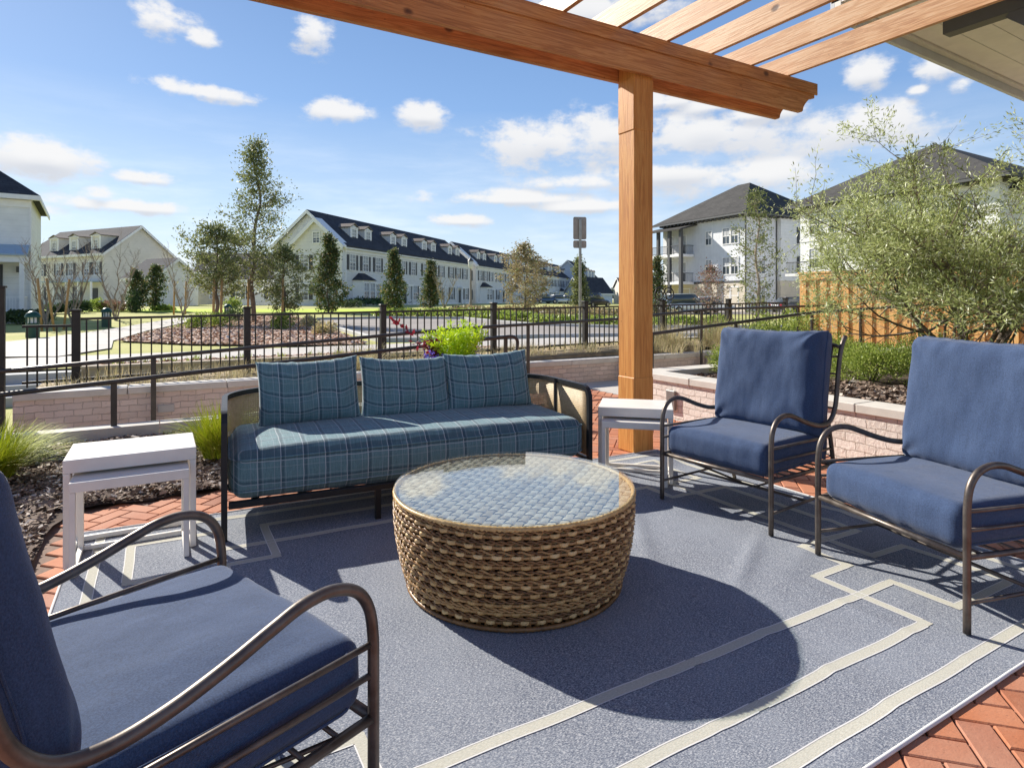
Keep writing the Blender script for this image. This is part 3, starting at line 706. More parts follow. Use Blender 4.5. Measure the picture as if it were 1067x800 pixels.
handrail('handrail', [(5.0, 5.42, .84), (8.1, 5.42, 1.06), (9.0, 5.42, 1.09), (11.3, 5.42, 1.16), (11.4, 4.6, 1.17), (11.4, 0.4, 1.2)],
         [(5.04, 5.42, -.02, .84), (6.5, 5.42, .05, .945), (8.1, 5.42, .18, 1.06), (9.3, 5.42, .2, 1.10), (11.0, 5.42, .22, 1.15), (11.4, 3.0, .3, 1.18)],
         'dark metal handrail rising above the right planter, in front of the orange timber fence')

# ------------------------------------------------------------------ pergola
def pergola():
    e = empty('pergola', (3.42, 3.87, 0), 0, 'orange stained cedar pergola with one square post, double beam and slanting row of rafters overhead', 'pergola')
    ox, oy = 3.42, 3.87
    mb = MB(); mb.bbox((-.1, -.1, 0), (.1, .1, 3.38), .006); mb.bbox((-.106, -.104, 0), (.106, .104, .62), .01); mb.bbox((-.106, -.104, 2.62), (.106, .104, 3.06), .01)
    mb.build('post', M['cedar_z'], e)
    for (pname, y0, y1, xe) in (('beam', -.148, -.107, 1.98), ('beam', .107, .148, 1.98)):
        # profile in x-z: ogee end; extruded in y
        prof = [(-7.2, 3.07), (xe, 3.07)]
        for k in range(7):
            t = k / 6; prof.append((xe + .02 + .10 * (1 - cos(t * PI / 2)) , 3.085 + .13 * t))
        prof += [(xe + .20, 3.235), (xe + .20, 3.38), (-7.2, 3.38)]
        n = len(prof); mb = MB()
        mb.add([(x, y0, z) for x, z in prof] + [(x, y1, z) for x, z in prof], [tuple(range(n)), tuple(reversed(range(n, 2 * n)))] + [(i + n, (i + 1) % n + n, (i + 1) % n, i) for i in range(n)])
        mb.build(pname, M['cedar_x'], e)
        ya = y0 - .016 if y0 < 0 else y0 - .012; yb = y0 - .001
        mb = MB(); mb.bbox((-7.2, ya, 3.265), (xe + .23, yb, 3.378), .003); mb.build('fascia_board', M['cedar_x'], e)
    k = 0; x = 5.20
    while x > -3.6:
        mb = MB(); mb.bbox((-.019, -6.2, 0), (.019, .66, .195), .003)
        o = mb.build('rafter', M['cedar_y'], e); o.location = (x - ox, 0, 3.382)
        x -= .52
    # far-side beam and posts behind the camera carry the other ends
    for px in (-0.0, -6.6):
        mb = MB(); mb.bbox((px - .1, -6.0, 0), (px + .1, -5.8, 3.06), .006); mb.build('post', M['cedar_z'], e)
    mb = MB(); mb.bbox((-6.6 - .1, -.1, 0), (-6.6 + .1, .1, 3.07), .006); mb.build('post', M['cedar_z'], e)
    mb = MB(); mb.bbox((-7.2, -5.95, 3.062), (2.2, -5.85, 3.38), .004); mb.build('beam', M['cedar_x'], e)
pergola()

# ------------------------------------------------------------------ clubhouse roof overhang (top right)
def clubhouse():
    e = empty('clubhouse', (9.5, 1.4, 0), 0, 'grey building at the right with pale boarded eave underside and dark timber bracket', 'building')
    def L(x, y, z): return (x - 9.5, y - 1.4, z)
    M['soffit'] = siding('pale_soffit_boards', (0.60, 0.55, 0.47), 0.30, False, 0.55)
    mb = MB(); z0, z1 = 4.30, 4.06; xa, xb = 6.05, 14.5; ya, yb = -1.0, 3.83
    # roof slab, falls slightly to the right; underside boards are stepped
    mb.add([L(xa, ya, z0 + .02), L(xb, ya, z1 + .02), L(xb, yb, z1 + .02), L(xa, yb, z0 + .02), L(xa, ya, z0 + .25), L(xb, ya, z1 + .25), L(xb, yb, z1 + .25), L(xa, yb, z0 + .25)],
           [(4, 5, 6, 7), (0, 1, 5, 4), (1, 2, 6, 5), (2, 3, 7, 6), (3, 0, 4, 7)]); mb.build('roof', M['roofgrey'], e)
    mb = MB(); n = 16
    for k in range(n):
        a = ya + (yb - .10 - ya) * k / n; b = ya + (yb - .10 - ya) * (k + 1) / n - .008
        mb.add([L(xa, a, z0), L(xb, a, z1), L(xb, b, z1), L(xa, b, z0), L(xa, a, z0 + .018), L(xb, a, z1 + .018), L(xb, b, z1 + .018), L(xa, b, z0 + .018)],
               [(0, 3, 2, 1), (4, 5, 6, 7), (0, 1, 5, 4), (1, 2, 6, 5), (2, 3, 7, 6), (3, 0, 4, 7)])
    mb.build('soffit', simple('cream_soffit_paint', (0.86, 0.79, 0.74), 0.6, 0, .05), e)
    for (ya_, yb_, dz, mt) in ((yb - .10, yb - .035, -.03, 'cream_trim'), (yb - .033, yb + .012, -.13, 'grey_fascia')):
        mb = MB(); mb.add([L(xa, ya_, z0 + dz), L(xb, ya_, z1 + dz), L(xb, yb_, z1 + dz), L(xa, yb_, z0 + dz), L(xa, ya_, z0 + .27), L(xb, ya_, z1 + .27), L(xb, yb_, z1 + .27), L(xa, yb_, z0 + .27)],
               [(0, 3, 2, 1), (4, 5, 6, 7), (0, 1, 5, 4), (1, 2, 6, 5), (2, 3, 7, 6), (3, 0, 4, 7)])
        mb.build('fascia', simple(mt, (0.56, 0.56, 0.57) if 'grey' in mt else (0.78, 0.72, 0.64), 0.5, 0, .05), e)
    for bx in (7.36, 11.4):
        zz = 4.30 - .24 * (bx - xa) / (xb - xa); mb = MB()
        mb.bbox(L(bx - .075, 1.4, zz - .17), L(bx + .075, 3.36, zz - .002), .004); br = mb.build('bracket', M['darktrim'], e)
        mb = MB(); a, b = Vector(L(bx, 2.75, zz - .15)), Vector(L(bx, 1.45, zz - 1.35))
        d = (b - a).normalized(); up = Vector((0, -d.z, d.y)); vs = []
        for p in (a, b):
            for sx, su in ((-1, -1), (1, -1), (1, 1), (-1, 1)): vs.append(p + Vector((.068 * sx, 0, 0)) + up * .075 * su)
        mb.add(vs, [(0, 1, 2, 3), (7, 6, 5, 4), (0, 4, 5, 1), (1, 5, 6, 2), (2, 6, 7, 3), (3, 7, 4, 0)]); o = mb.build('brace', M['darktrim'], e)
    mb = MB(); mb.box(L(6.6, -1.0, 0), L(14.2, 1.4, 4.03)); mb.build('wall', M['greywall'], e)
clubhouse()

# ------------------------------------------------------------------ cedar board fence
def board_fence():
    e = empty('board_fence', (11.85, 5.0, 0.1), 0, 'tall orange board on board timber fence at the right, behind the olive tree', 'fence')
    mb = MB(); y = -1.0; k = 0
    while y < 3.1:
        front = k % 2
        x0 = -.05 if front else -.02
        mb.bbox((x0, y, 0.02), (x0 + .018, y + (.145 if not front else .145), 1.68 + random.uniform(-.004, .004)), .002); y += .105 if front else .125; k += 1
    mb.build('board_panel', M['fencewood'], e)
    mb = MB(); y = -5.0; k = 0
    while y < -1.02:
        front = k % 2; x0 = -.05 if front else -.02
        mb.bbox((x0, y, 0.02), (x0 + .018, y + .145, 1.68), .002); y += .105 if front else .125; k += 1
    mb.build('board_panel', M['fencewood'], e)
    mb = MB(); mb.bbox((-.09, -5, 1.685), (.06, 3.2, 1.725), .003); mb.bbox((-.075, -5, 1.55), (-.052, 3.18, 1.682), .003); mb.bbox((0.0, -5, .3), (.04, 3.1, .39)); mb.build('cap_rail', M['fencewood'], e)
    for py in (-5, -2.6, -.2, 3.12):
        mb = MB(); mb.bbox((.0, py - .05, -.5), (.1, py + .05, 1.68), .004); mb.build('post', M['fencewood'], e)
board_fence()

# ------------------------------------------------------------------ rug
RC = [(-.385, .93), (3.56, .93), (3.555, 3.76), (-.375, 3.955)]      # corners of the rug
def rug_xy(u, v):
    a, b, c, d = RC
    return ((1 - u) * (1 - v) * a[0] + u * (1 - v) * b[0] + u * v * c[0] + (1 - u) * v * d[0], (1 - u) * (1 - v) * a[1] + u * (1 - v) * b[1] + u * v * c[1] + (1 - u) * v * d[1])
def rug_z(x, y):
    z = 0.0065 + 0.0022 * noise.noise(Vector((x * 1.6, y * 1.6, 0)))
    for (cx, cy, ang, amp, w, l) in ((2.2, 2.45, 55, .010, .05, .5), (2.42, 1.95, 30, .009, .04, .4), (3.2, 3.45, 5, .022, .09, .5), (3.1, 2.0, 20, .008, .05, .6), (1.75, .99, 5, .003, .04, .5), (.1, 3.8, 10, .006, .04, .5), (1.946, 1.35, 90, .0045, .030, .42), (2.42, 1.45, 90, .0045, .030, .5), (1.40, 1.5, 90, .003, .030, .6), (2.9, 2.4, 92, .004, .03, .6)):
        dx, dy = x - cx, y - cy; c, s = cos(rad(ang)), sin(rad(ang)); a, b = dx * c + dy * s, -dx * s + dy * c
        z += amp * math.exp(-(b / w) ** 2 - (a / l) ** 2)
    return z
def rug():
    m = NT('blue_grey_woven_rug'); o = m.sep()
    th = m.noise(1, 3, 0.7, m.vmul(m.tc.outputs['Object'], (90, 420, 1))); t2 = m.noise(190, 4, 0.75); big = m.noise(2.2, 5, 0.6)
    f = m.math('ADD', m.math('MULTIPLY', th, .5), m.math('MULTIPLY', t2, .5))
    c = m.ramp(f, [(0.38, (0.042, 0.056, 0.098)), (0.50, (0.182, 0.200, 0.240)), (0.62, (0.54, 0.55, 0.565))])
    c = m.mix(m.mapr(big, 0.35, 0.7, 0, 0.30), c, (0.34, 0.37, 0.42))
    sp = m.n('ShaderNodeTexVoronoi'); sp.inputs['Scale'].default_value = 23; m.L.new(m.tc.outputs['Object'], sp.inputs['Vector'])
    c = m.mix(m.math('MULTIPLY', m.mapr(sp.outputs['Distance'], 0.035, 0.06, 1, 0), m.mapr(m.noise(1.7, 2), 0.5, 0.6)), c, (0.75, 0.75, 0.73))
    m.bump(f, 0.35, 0.003); base = m.fin(c, 0.95, 0, 0.15)
    m2 = NT('rug_beige_stripe'); f2 = m2.noise(1, 3, 0.7, m2.vmul(m2.tc.outputs['Object'], (90, 420, 1)))
    m2.bump(f2, 0.3, 0.003); stripe = m2.fin(m2.mix(m2.mapr(f2, .35, .65), (0.40, 0.39, 0.33), (0.58, 0.565, 0.49)), 0.95, 0, 0.15)
    edge = simple('rug_white_edging', (0.66, 0.65, 0.64), 0.85, 0, .05)
    mb = MB(); nx, ny = 320, 200; vs = []; fs = []
    for j in range(ny + 1):
        for i in range(nx + 1):
            x, y = rug_xy(i / nx, j / ny); vs.append((x, y, rug_z(x, y)))
    for j in range(ny):
        for i in range(nx): fs.append((j * (nx + 1) + i, j * (nx + 1) + i + 1, (j + 1) * (nx + 1) + i + 1, (j + 1) * (nx + 1) + i))
    mb.add(vs, fs, 0, True)
    W_, H_ = 3.94, 2.93
    def seg(p, q, w, lift, mi, ext=0.0):
        """stripe piece from p to q (metres from the rug's near-left corner)"""
        px, py = p; qx, qy = q; l = math.hypot(qx - px, qy - py); dx, dy = (qx - px) / l, (qy - py) / l
        px -= dx * ext; py -= dy * ext; qx += dx * ext; qy += dy * ext; l += 2 * ext; n = max(1, int(l / .014)); vs = []; fs = []
        for i in range(n + 1):
            t = i / n * l; X, Y = px + dx * t, py + dy * t
            wob = .005 * noise.noise(Vector((X * 4, Y * 4, 7)))
            for s in (-1, 0, 1):
                x, y = rug_xy((X - dy * (w / 2 * s + wob)) / W_, (Y + dx * (w / 2 * s + wob)) / H_); vs.append((x, y, rug_z(x, y) + lift))
        for i in range(n):
            for k in (0, 1): fs.append((i * 3 + k + 1, i * 3 + k, (i + 1) * 3 + k, (i + 1) * 3 + k + 1))
        mb.add(vs, fs, mi, True)
    paths = []
    # border stripe all the way round, then the interlaced corner key pattern
    o_ = .11; paths.append([(o_, o_), (W_ - o_, o_), (W_ - o_, H_ - o_), (o_, H_ - o_), (o_, o_)])
    def mir(p, sx, sy): return [((W_ - x) if sx else x, (H_ - y) if sy else y) for x, y in p]
    A, B, Cc, D = .31, .57, .77, 1.01
    for sx in (0, 1):
        a_, b_, c_, d_ = (A, B, Cc, D) if sx else (.25, .46, .64, .87)      # the left end of the pattern sits closer to the edge
        for sy in (0, 1):
            paths.append(mir([(W_ / 2, A), (d_, A), (d_, Cc), (c_, Cc), (c_, D), (a_, D), (a_, H_ / 2)], sx, sy))
            paths.append(mir([(W_ / 2, B), (c_, B), (c_, A), (a_, A), (a_, Cc), (b_, Cc), (b_, H_ / 2)], sx, sy))
    lift = 0.0013
    for p in paths:
        for k, (a, b) in enumerate(zip(p[:-1], p[1:])):
            seg(a, b, .037, lift, 1, .0185); lift += 0.00001
    # pale thin outline beside each stripe
    for p in paths:
        for a, b in zip(p[:-1], p[1:]):
            l = math.hypot(b[0] - a[0], b[1] - a[1]); nx_, ny_ = -(b[1] - a[1]) / l, (b[0] - a[0]) / l
            for s in (-1, 1): seg((a[0] + nx_ * .0200 * s, a[1] + ny_ * .0200 * s), (b[0] + nx_ * .0200 * s, b[1] + ny_ * .0200 * s), .0040, lift + .0001, 2, -.021); lift += 0.000003
    # bound edge
    for a, b in (((0, 0), (1, 0)), ((1, 0), (1, 1)), ((1, 1), (0, 1)), ((0, 1), (0, 0))):
        pts = []
        for i in range(61):
            t = i / 60; x, y = rug_xy(a[0] + (b[0] - a[0]) * t, a[1] + (b[1] - a[1]) * t); pts.append((x, y, rug_z(x, y)))
        mb.tube(pts, .006, 6, 2)
    o = mb.build('rug', [base, stripe, edge]); tag(o, 'blue grey outdoor rug with beige geometric key lines and white edge on the brick paving', 'rug')
rug()

# ------------------------------------------------------------------ cushions
def cushion(mb, w, d, h, r=0.04, crown=0.03, n=(26, 26, 6), seed=0.0, wr=0.006, mi=0, M_=None, pinch=0.0, seam=True):
    """soft box, centred; crown bulges every face, wr adds creases"""
    idx = {}; vs = []; fs = []
    N = n
    def vert(i, j, k):
        key = (i, j, k)
        if key in idx: return idx[key]
        u, v, t = 2 * i / N[0] - 1, 2 * j / N[1] - 1, 2 * k / N[2] - 1
        ea = 0.75; u_ = math.copysign(abs(u) ** ea, u); v_ = math.copysign(abs(v) ** ea, v)
        p = Vector((u_ * w / 2, v_ * d / 2, t * h / 2))
        inn = Vector((max(-w / 2 + r, min(w / 2 - r, p.x)), max(-d / 2 + r, min(d / 2 - r, p.y)), max(-h / 2 + r, min(h / 2 - r, p.z))))
        dv = p - inn
        if dv.length > 1e-6:
            nx_ = dv.normalized(); p = inn + nx_ * r
        cu, cvv = max(0, 1 - u_ * u_), max(0, 1 - v_ * v_)
        ct = max(0, 1 - t * t)
        p.z += math.copysign(crown, t) * (cu * cvv) ** .55 * (abs(t) ** .8)
        p.x += math.copysign(crown * .35, u) * cvv * ct * (abs(u) ** 6); p.y += math.copysign(crown * .35, v) * cu * ct * (abs(v) ** 6)
        if pinch:
            p.x *= 1 - pinch * (cvv ** .8); p.y *= 1 - pinch * (cu ** .8)
        q = p * 1.0
        nn = noise.noise(Vector((q.x * 6 + seed, q.y * 6, q.z * 7))) * wr + noise.noise(Vector((q.x * 17 + seed, q.y * 11, q.z * 14))) * wr * .45
        # creases radiating in from the long edges
        ed = max(0, abs(v_) - .55) / .45
        nn += ed * ed * wr * .5 * noise.noise(Vector((q.x * 15 + seed * 3, q.y * 3, 1.7)))
        dirv = Vector((u_ * .4 * abs(u), v_ * .4 * abs(v), t)).normalized() if (abs(u) + abs(v) + abs(t)) else Vector((0, 0, 1))
        p += dirv * nn
        idx[key] = len(vs); vs.append(p); return idx[key]
    for i in range(N[0]):
        for j in range(N[1]):
            for k, fl in ((0, True), (N[2], False)):
                q = (vert(i, j, k), vert(i + 1, j, k), vert(i + 1, j + 1, k), vert(i, j + 1, k)); fs.append(q[::-1] if fl else q)
    for i in range(N[0]):
        for k in range(N[2]):
            for j, fl in ((0, False), (N[1], True)):
                q = (vert(i, j, k), vert(i + 1, j, k), vert(i + 1, j, k + 1), vert(i, j, k + 1)); fs.append(q[::-1] if fl else q)
    for j in range(N[1]):
        for k in range(N[2]):
            for i, fl in ((0, True), (N[0], False)):
                q = (vert(i, j, k), vert(i, j + 1, k), vert(i, j + 1, k + 1), vert(i, j, k + 1)); fs.append(q[::-1] if fl else q)
    mb.add(vs, fs, mi, True, M_)
    return vs, idx, N
def piping(mb, w, d, z, r, rad_=.0038, M_=None, wr=0.0):
    pts = []
    rr = r * .9
    for cx, cy, a0 in ((w / 2 - rr, d / 2 - rr, 0), (-w / 2 + rr, d / 2 - rr, 90), (-w / 2 + rr, -d / 2 + rr, 180), (w / 2 - rr, -d / 2 + rr, 270)):
        for k in range(5): a = rad(a0 + k * 22.5); pts.append((cx + rr * cos(a), cy + rr * sin(a), z))
    pts.append(pts[0]); mb.tube(pts, rad_, 6, 0, M_, caps=False)

def pillow_edge(w, h, seed, pc=.30):
    pts = []
    for side in range(4):
        for k in range(24):
            t = 2 * k / 24 - 1; u, v = ((t, -1), (1, t), (-t, 1), (-1, -t))[side]; x, y, z = pillow_pt(u, v, 0, w, h, 0, seed, 4, .5, pc); pts.append((x, y, z))
    return pts + [pts[0]]
def pillow_pt(u, v, side, w, h, th, seed, pw=4, ex=.55, pc=1.0, crease=False):
    t = max(0, (1 - abs(u) ** pw) * (1 - abs(v) ** pw)) ** ex
    x = u * w / 2 * (1 - .045 * pc * (1 - v * v)); z = v * h / 2 * (1 - .07 * pc * (1 - u * u))
    y = side * th / 2 * t
    if side:
        kk = .35 if crease else 1
        y += kk * side * t * (noise.noise(Vector((x * 8 + seed, z * 8, side))) * .016 + .006 * noise.noise(Vector((x * 26 + seed, z * 10, 3))))
        if crease:       # folds running in from the corners and the top seam
            for cu, cv in ((-1, 1), (1, 1), (-1, -1), (1, -1)):
                du, dv = u - cu, v - cv; r = math.hypot(du, dv); a = math.atan2(dv, du)
                y += side * .010 * math.exp(-(r / .42) ** 2) * math.sin(a * 9 + seed + cu * 2) * min(1, r * 4) * min(1, t * 3)
            if v > 0: y += side * .006 * math.exp(-((1 - v) / .20) ** 2) * math.sin(u * 14 + 2.2 * math.sin(u * 3 + seed)) * min(1, t * 3)
    e_ = max(0, abs(v) - .8) * 5; z += e_ * .006 * noise.noise(Vector((x * 25 + seed, 3, 1)))
    y += .012 * noise.noise(Vector((x * 5 + seed, z * 5, 9)))
    return x, y, z - .008 * (1 - u * u) * (v > .6)
def pillow(mb, w, h, th, seed, pw=4, ex=.55, pc=1.0, crease=False):
    if pw > 4: pc = .30
    """knife edge pillow standing in the x-z plane"""
    nx, nz = 64, 52; idx = {}; vs = []; fs = []
    def V(i, j, side):
        if i in (0, nx) or j in (0, nz): side = 0
        key = (i, j, side)
        if key in idx: return idx[key]
        u, v = 2 * i / nx - 1, 2 * j / nz - 1
        u = math.copysign(abs(u) ** .8, u); v = math.copysign(abs(v) ** .8, v); x, y, z = pillow_pt(u, v, side, w, h, th, seed, pw, ex, pc, crease)
        idx[key] = len(vs); vs.append((x, y, z)); return idx[key]
    for side in (-1, 1):
        for i in range(nx):
            for j in range(nz):
                q = (V(i, j, side), V(i + 1, j, side), V(i + 1, j + 1, side), V(i, j + 1, side)); fs.append(q if side == -1 else q[::-1])
    mb.add(vs, fs, 0, True)

# ------------------------------------------------------------------ armchair
def make_armchair(label):
    e = empty('armchair', (0, 0, 0), 0, label, 'armchair', 'navy cushioned metal armchairs on the rug')
    HW = .365
    for s in (-1, 1):
        side = [(.36, .005), (.36, .20), (.36, .40), (.358, .48), (.345, .545), (.31, .592), (.25, .615), (.18, .612), (.11, .59), (.02, .558), (-.08, .53), (-.17, .518), (-.24, .53), (-.288, .57), (-.316, .63), (-.333, .72), (-.348, .82), (-.368, .91), (-.395, .975), (-.432, 1.02)]
        P = spline([(s * HW, y, z) for y, z in side], 5)
        mb = MB(); mb.tube(P, 0.0135, 12); 
        mb.build('arm_frame', M['bronze'], e)
        mb = MB(); mb.tube(spline([(s * HW, -.23, .525), (s * HW, -.262, .40), (s * HW, -.29, .28), (s * HW, -.345, .12), (s * HW, -.395, .005)], 4), 0.0125, 10); mb.build('leg', M['bronze'], e)
        mb = MB()
        for z in (.455, .385): mb.tube([(s * HW, .358, z), (s * HW, .0, z - .006), (s * HW, -.255, z - .012)], 0.0075, 8)
        mb.build('side_bar', M['bronze'], e)
        mb = MB(); mb.tube([(s * HW, .358, .115), (s * HW, -.33, .115)], .0075, 8); mb.build('stretcher', M['bronze'], e)
    mb = MB(); mb.tube([(-HW, .358, .285), (HW, .358, .285)], .0125, 10)
    for s in (-1, 1): mb.tube([(s * HW, .36, .285), (s * HW, -.292, .272)], .0115, 10)
    mb.tube([(-HW, -.292, .272), (HW, -.292, .272)], .0115, 10)
    for k in range(7): y = .27 - k * .085; mb.tube([(-HW, y, .284), (HW, y, .284)], .006, 6)
    mb.tube([(0, .35, .277), (0, -.27, .268)], .007, 6)
    mb.build('seat_frame', M['bronze'], e)
    mb = MB(); mb.tube([(-HW, .0, .115), (HW, .0, .115)], .0075, 8); mb.tube([(-HW + .005, .30, .28), (-.05, .0, .12)], .0065, 6); mb.tube([(HW - .005, .30, .28), (.05, .0, .12)], .0065, 6)
    mb.build('stretcher', M['bronze'], e)
    # back frame: bowed top rail, ladder rods and inner uprights
    mb = MB(); top = [(-HW, -.388, .955), (-HW * .6, -.396, .985), (0, -.400, .998), (HW * .6, -.396, .985), (HW, -.388, .955)]
    mb.tube(spline(top, 5), .0115, 10)
    for s in (-1, 1): mb.tube([(s * (HW - .055), -.388, .965), (s * (HW - .055), -.346, .80), (s * (HW - .055), -.318, .62), (s * (HW - .055), -.292, .28)], .0075, 8)
    for z, y in ((.90, -.368), (.80, -.346), (.70, -.332), (.60, -.316), (.50, -.310), (.40, -.302)): mb.tube([(-HW if z > .55 else -HW + .05, y, z), (HW if z > .55 else HW - .05, y, z)], .006, 6)
    mb.build('back_frame', M['bronze'], e)
    mb = MB(); cushion(mb, .675, .66, .165, .045, .020, (34, 34, 8), 1.3, .0045, 0, Matrix.Translation((0, .03, .378)))
    seat = mb.build('seat_cushion', M['navy'], e)
    mb = MB()
    for z in (.378 + .062, .378 - .062): piping(mb, .681, .666, z, .05)
    pp = mb.build('piping', M['navy'], seat)
    T = Matrix.Translation((0, -.232, .748)) @ Matrix.Rotation(rad(8), 4, 'X')
    mb = MB(); pillow(mb, .685, .62, .25, 5.1, 10, .30, 1.0, True)
    mb.v = [tuple(T @ Vector(p)) for p in mb.v]
    bc = mb.build('back_cushion', M['navy'], e)
    mb = MB(); mb.tube([T @ Vector(p) for p in pillow_edge(.685, .62, 5.1)], .0042, 6, 0, None, False); mb.build('piping', M['navy'], bc)
    return e
ch0 = make_armchair('front left navy armchair seen from behind, its back cushion cut by the left edge')
ch0.location = (-.042, 1.585, .006); ch0.rotation_euler = (0, 0, rad(-69))
def place_chair(loc, rz, label):
    c = copy_tree(ch0); c.location = loc; c.rotation_euler = (0, 0, rad(rz)); c['label'] = label; return c
place_chair((3.10, 2.49, .008), 95.7, 'navy cushioned metal armchair beside the timber post and white nesting tables, facing the wicker table')
place_chair((3.03, 1.38, .008), 75.9, 'right foreground navy cushioned metal armchair, cut by the right edge of the photo')

for c in KIDS[ch0.name]:                       # the near chair's loose back cushion has slumped further back
    if c.name.startswith('back_frame'):
        pv = Matrix.Translation((0, -.30, .50)); c.matrix_local = Matrix.Translation((0, -.012, 0)) @ pv @ Matrix.Rotation(rad(4), 4, 'X') @ pv.inverted()
    if c.name.startswith('back_cushion'):
        pv = Matrix.Translation((0, -.20, .45)); c.matrix_local = Matrix.Translation((0, -.055, -.004)) @ pv @ Matrix.Rotation(rad(7), 4, 'X') @ Matrix.Diagonal((.97, .66, .95, 1)) @ pv.inverted()
# ------------------------------------------------------------------ sofa
def sofa():
    ang = rad(-5.0); L, D, R = 2.20, .88, .36
    e = empty('sofa', (.285, 3.45, .006), ang, 'long three seat sofa with teal plaid cushions, black frame and woven cane sides', 'sofa')
    def foot(t, inset=0.0):
        """point on the U shaped plan line: t 0..1 from left front round the back to right front"""
        r = R - inset; segs = [D - R, PI / 2 * R, L - 2 * R, PI / 2 * R, D - R]; tot = sum(segs); s = t * tot
        if s <= segs[0]: return (inset, s)
        s -= segs[0]
        if s <= segs[1]: a = s / R; return (R - r * cos(a), D - R + r * sin(a))
        s -= segs[1]
        if s <= segs[2]: return (R + s, D - inset)
        s -= segs[2]
        if s <= segs[3]: a = s / R; return (L - R + r * sin(a), D - R + r * cos(a))
        s -= segs[3]; return (L - inset, D - R - s)
    ztop = .655
    def rim(i, n):
        x, y = foot(i / n); return (x, y, ztop - .012 * 0)
    mb = MB(); n = 90; pts = [(0, 0, .0), (0, 0, .30), (0, 0, ztop - .09), (0, .008, ztop - .045), (0, .03, ztop - .013), (0, .07, ztop)]
    mid = [foot(i / n) for i in range(n + 1)]
    mid = [(x, y, ztop) for x, y in mid if y > .10]
    pts2 = [(L, .07, ztop), (L, .03, ztop - .013), (L, .008, ztop - .045), (L, 0, ztop - .09), (L, 0, .30), (L, 0, 0)]
    P = spline([pts[0], pts[1], pts[2], pts[3], pts[4], pts[5]], 3)[:-1] + mid + spline(pts2, 3)
    mb.tube(P, .021, 4, 0, None, True, None); mb.build('arm_frame', M['black'], e)
    # seat rail
    mb = MB(); mb.bbox((.02, -.015, .165), (L - .02, .02, .198), .003)
    lo = [(x, y, .18) for x, y in (foot(i / n) for i in range(n + 1))]; mb.tube(lo, .017, 4)
    for k in range(9): xx = .15 + k * (L - .3) / 8; mb.box((xx - .02, .02, .17), (xx + .02, D - .02, .185))
    mb.build('seat_frame', M['black'], e)
    for (x, y) in ((.79, .0), (1.46, .0), (.40, D - .012), (L - .40, D - .012)):
        mb = MB(); mb.bbox((x - .016, y - .016, 0), (x + .016, y + .016, .17), .003); mb.build('leg', M['black'], e)
    for t in (.125, .30, .5, .70, .875):
        x, y = foot(t); mb = MB(); mb.bbox((x - .014, y - .014, .19), (x + .014, y + .014, ztop - .01), .003); mb.build('upright', M['black'], e)
    # woven cane panel
    m = NT('woven_cane'); uv = m.n('ShaderNodeUVMap'); u = m.sep(uv.outputs[0])
    def strand(v, pitch, w):
        t = m.math('ABSOLUTE', m.math('SUBTRACT', m.math('FRACT', m.math('DIVIDE', v, pitch)), .5)); return m.math('LESS_THAN', t, w / pitch)
    p_ = .0135
    a = strand(u[0], p_, .0032); b = strand(u[1], p_, .0032)
    c = strand(m.math('ADD', u[0], u[1]), p_ , .0016); d = strand(m.math('SUBTRACT', u[0], u[1]), p_, .0016)
    al = m.math('MAXIMUM', m.math('MAXIMUM', a, b), m.math('MAXIMUM', c, d))
    m.L.new(al, m.b.inputs['Alpha']); m.fin(m.mix(m.noise(40, 3), (0.36, 0.24, 0.11), (0.66, 0.50, 0.28)), 0.6)
    vs = []; fs = []; uvs = []; nn = 120; tot = 2 * (D - R) + PI * R + L - 2 * R
    for i in range(nn + 1):
        t = i / nn; x, y = foot(t, .004); zt = ztop - .012 - (0.10 * max(0, 1 - min(y, 9) / .09) ** 2 if y < .09 else 0)
        vs += [(x, y, .20), (x, y, zt)]; uvs += [(t * tot, .20), (t * tot, zt)]
    for i in range(nn): fs.append((2 * i, 2 * i + 2, 2 * i + 3, 2 * i + 1))
    mb = MB(); mb.add(vs, fs, 0, True); o = mb.build('cane_panel', m.mat, e)
    ul = o.data.uv_layers.new(name='UVMap')
    for lp in o.data.loops: ul.data[lp.index].uv = uvs[lp.vertex_index]
    sm = o.modifiers.new('thickness', 'SOLIDIFY'); sm.thickness = .004
    # long seat cushion
    mb = MB(); cushion(mb, L - .05, D - .05, .25, .075, .035, (110, 34, 10), 2.2, .004, 0, Matrix.Translation((L / 2, D / 2 - .02, .322)))
    sc = mb.build('seat_cushion', M['plaid'], e)
    mb = MB(); piping(mb, L - .045, D - .045, .322 + .083, .09, .005, Matrix.Translation((L / 2, D / 2 - .02, 0))); piping(mb, L - .045, D - .045, .322 - .083, .09, .005, Matrix.Translation((L / 2, D / 2 - .02, 0))); mb.build('piping', M['plaid'], sc)
    # throw pillows, each resting against the back
    for i, (x, w, lean, yaw, sd_) in enumerate(((.44, .63, 15, -1.5, 1.0), (1.075, .63, 18, 1.5, 4.2), (1.69, .66, 14, -1, 8.4))):
        T = Matrix.Translation((x + .055, .655, .650 + (.004 if i != 1 else -.006))) @ Matrix.Rotation(rad(yaw), 4, 'Z') @ Matrix.Rotation(rad(-lean), 4, 'X') @ Matrix.Rotation(rad(yaw * 1.2), 4, 'Y')
        mb = MB(); pillow(mb, w, .425, .15, sd_)
        pe = empty('throw_pillow', T.to_translation(), 0)
        bpy.data.objects.remove(pe)
        o = mb.build('throw_pillow', M['plaid'])
        o.matrix_world = Matrix.Translation((.285, 3.45, .006)) @ Matrix.Rotation(ang, 4, 'Z') @ T
        tag(o, ('left teal plaid throw pillow standing on the sofa, widest of the three', 'middle teal plaid throw pillow standing on the sofa', 'right teal plaid throw pillow on the sofa, nearest the cane arm')[i], 'pillow', 'teal plaid pillows on the sofa')
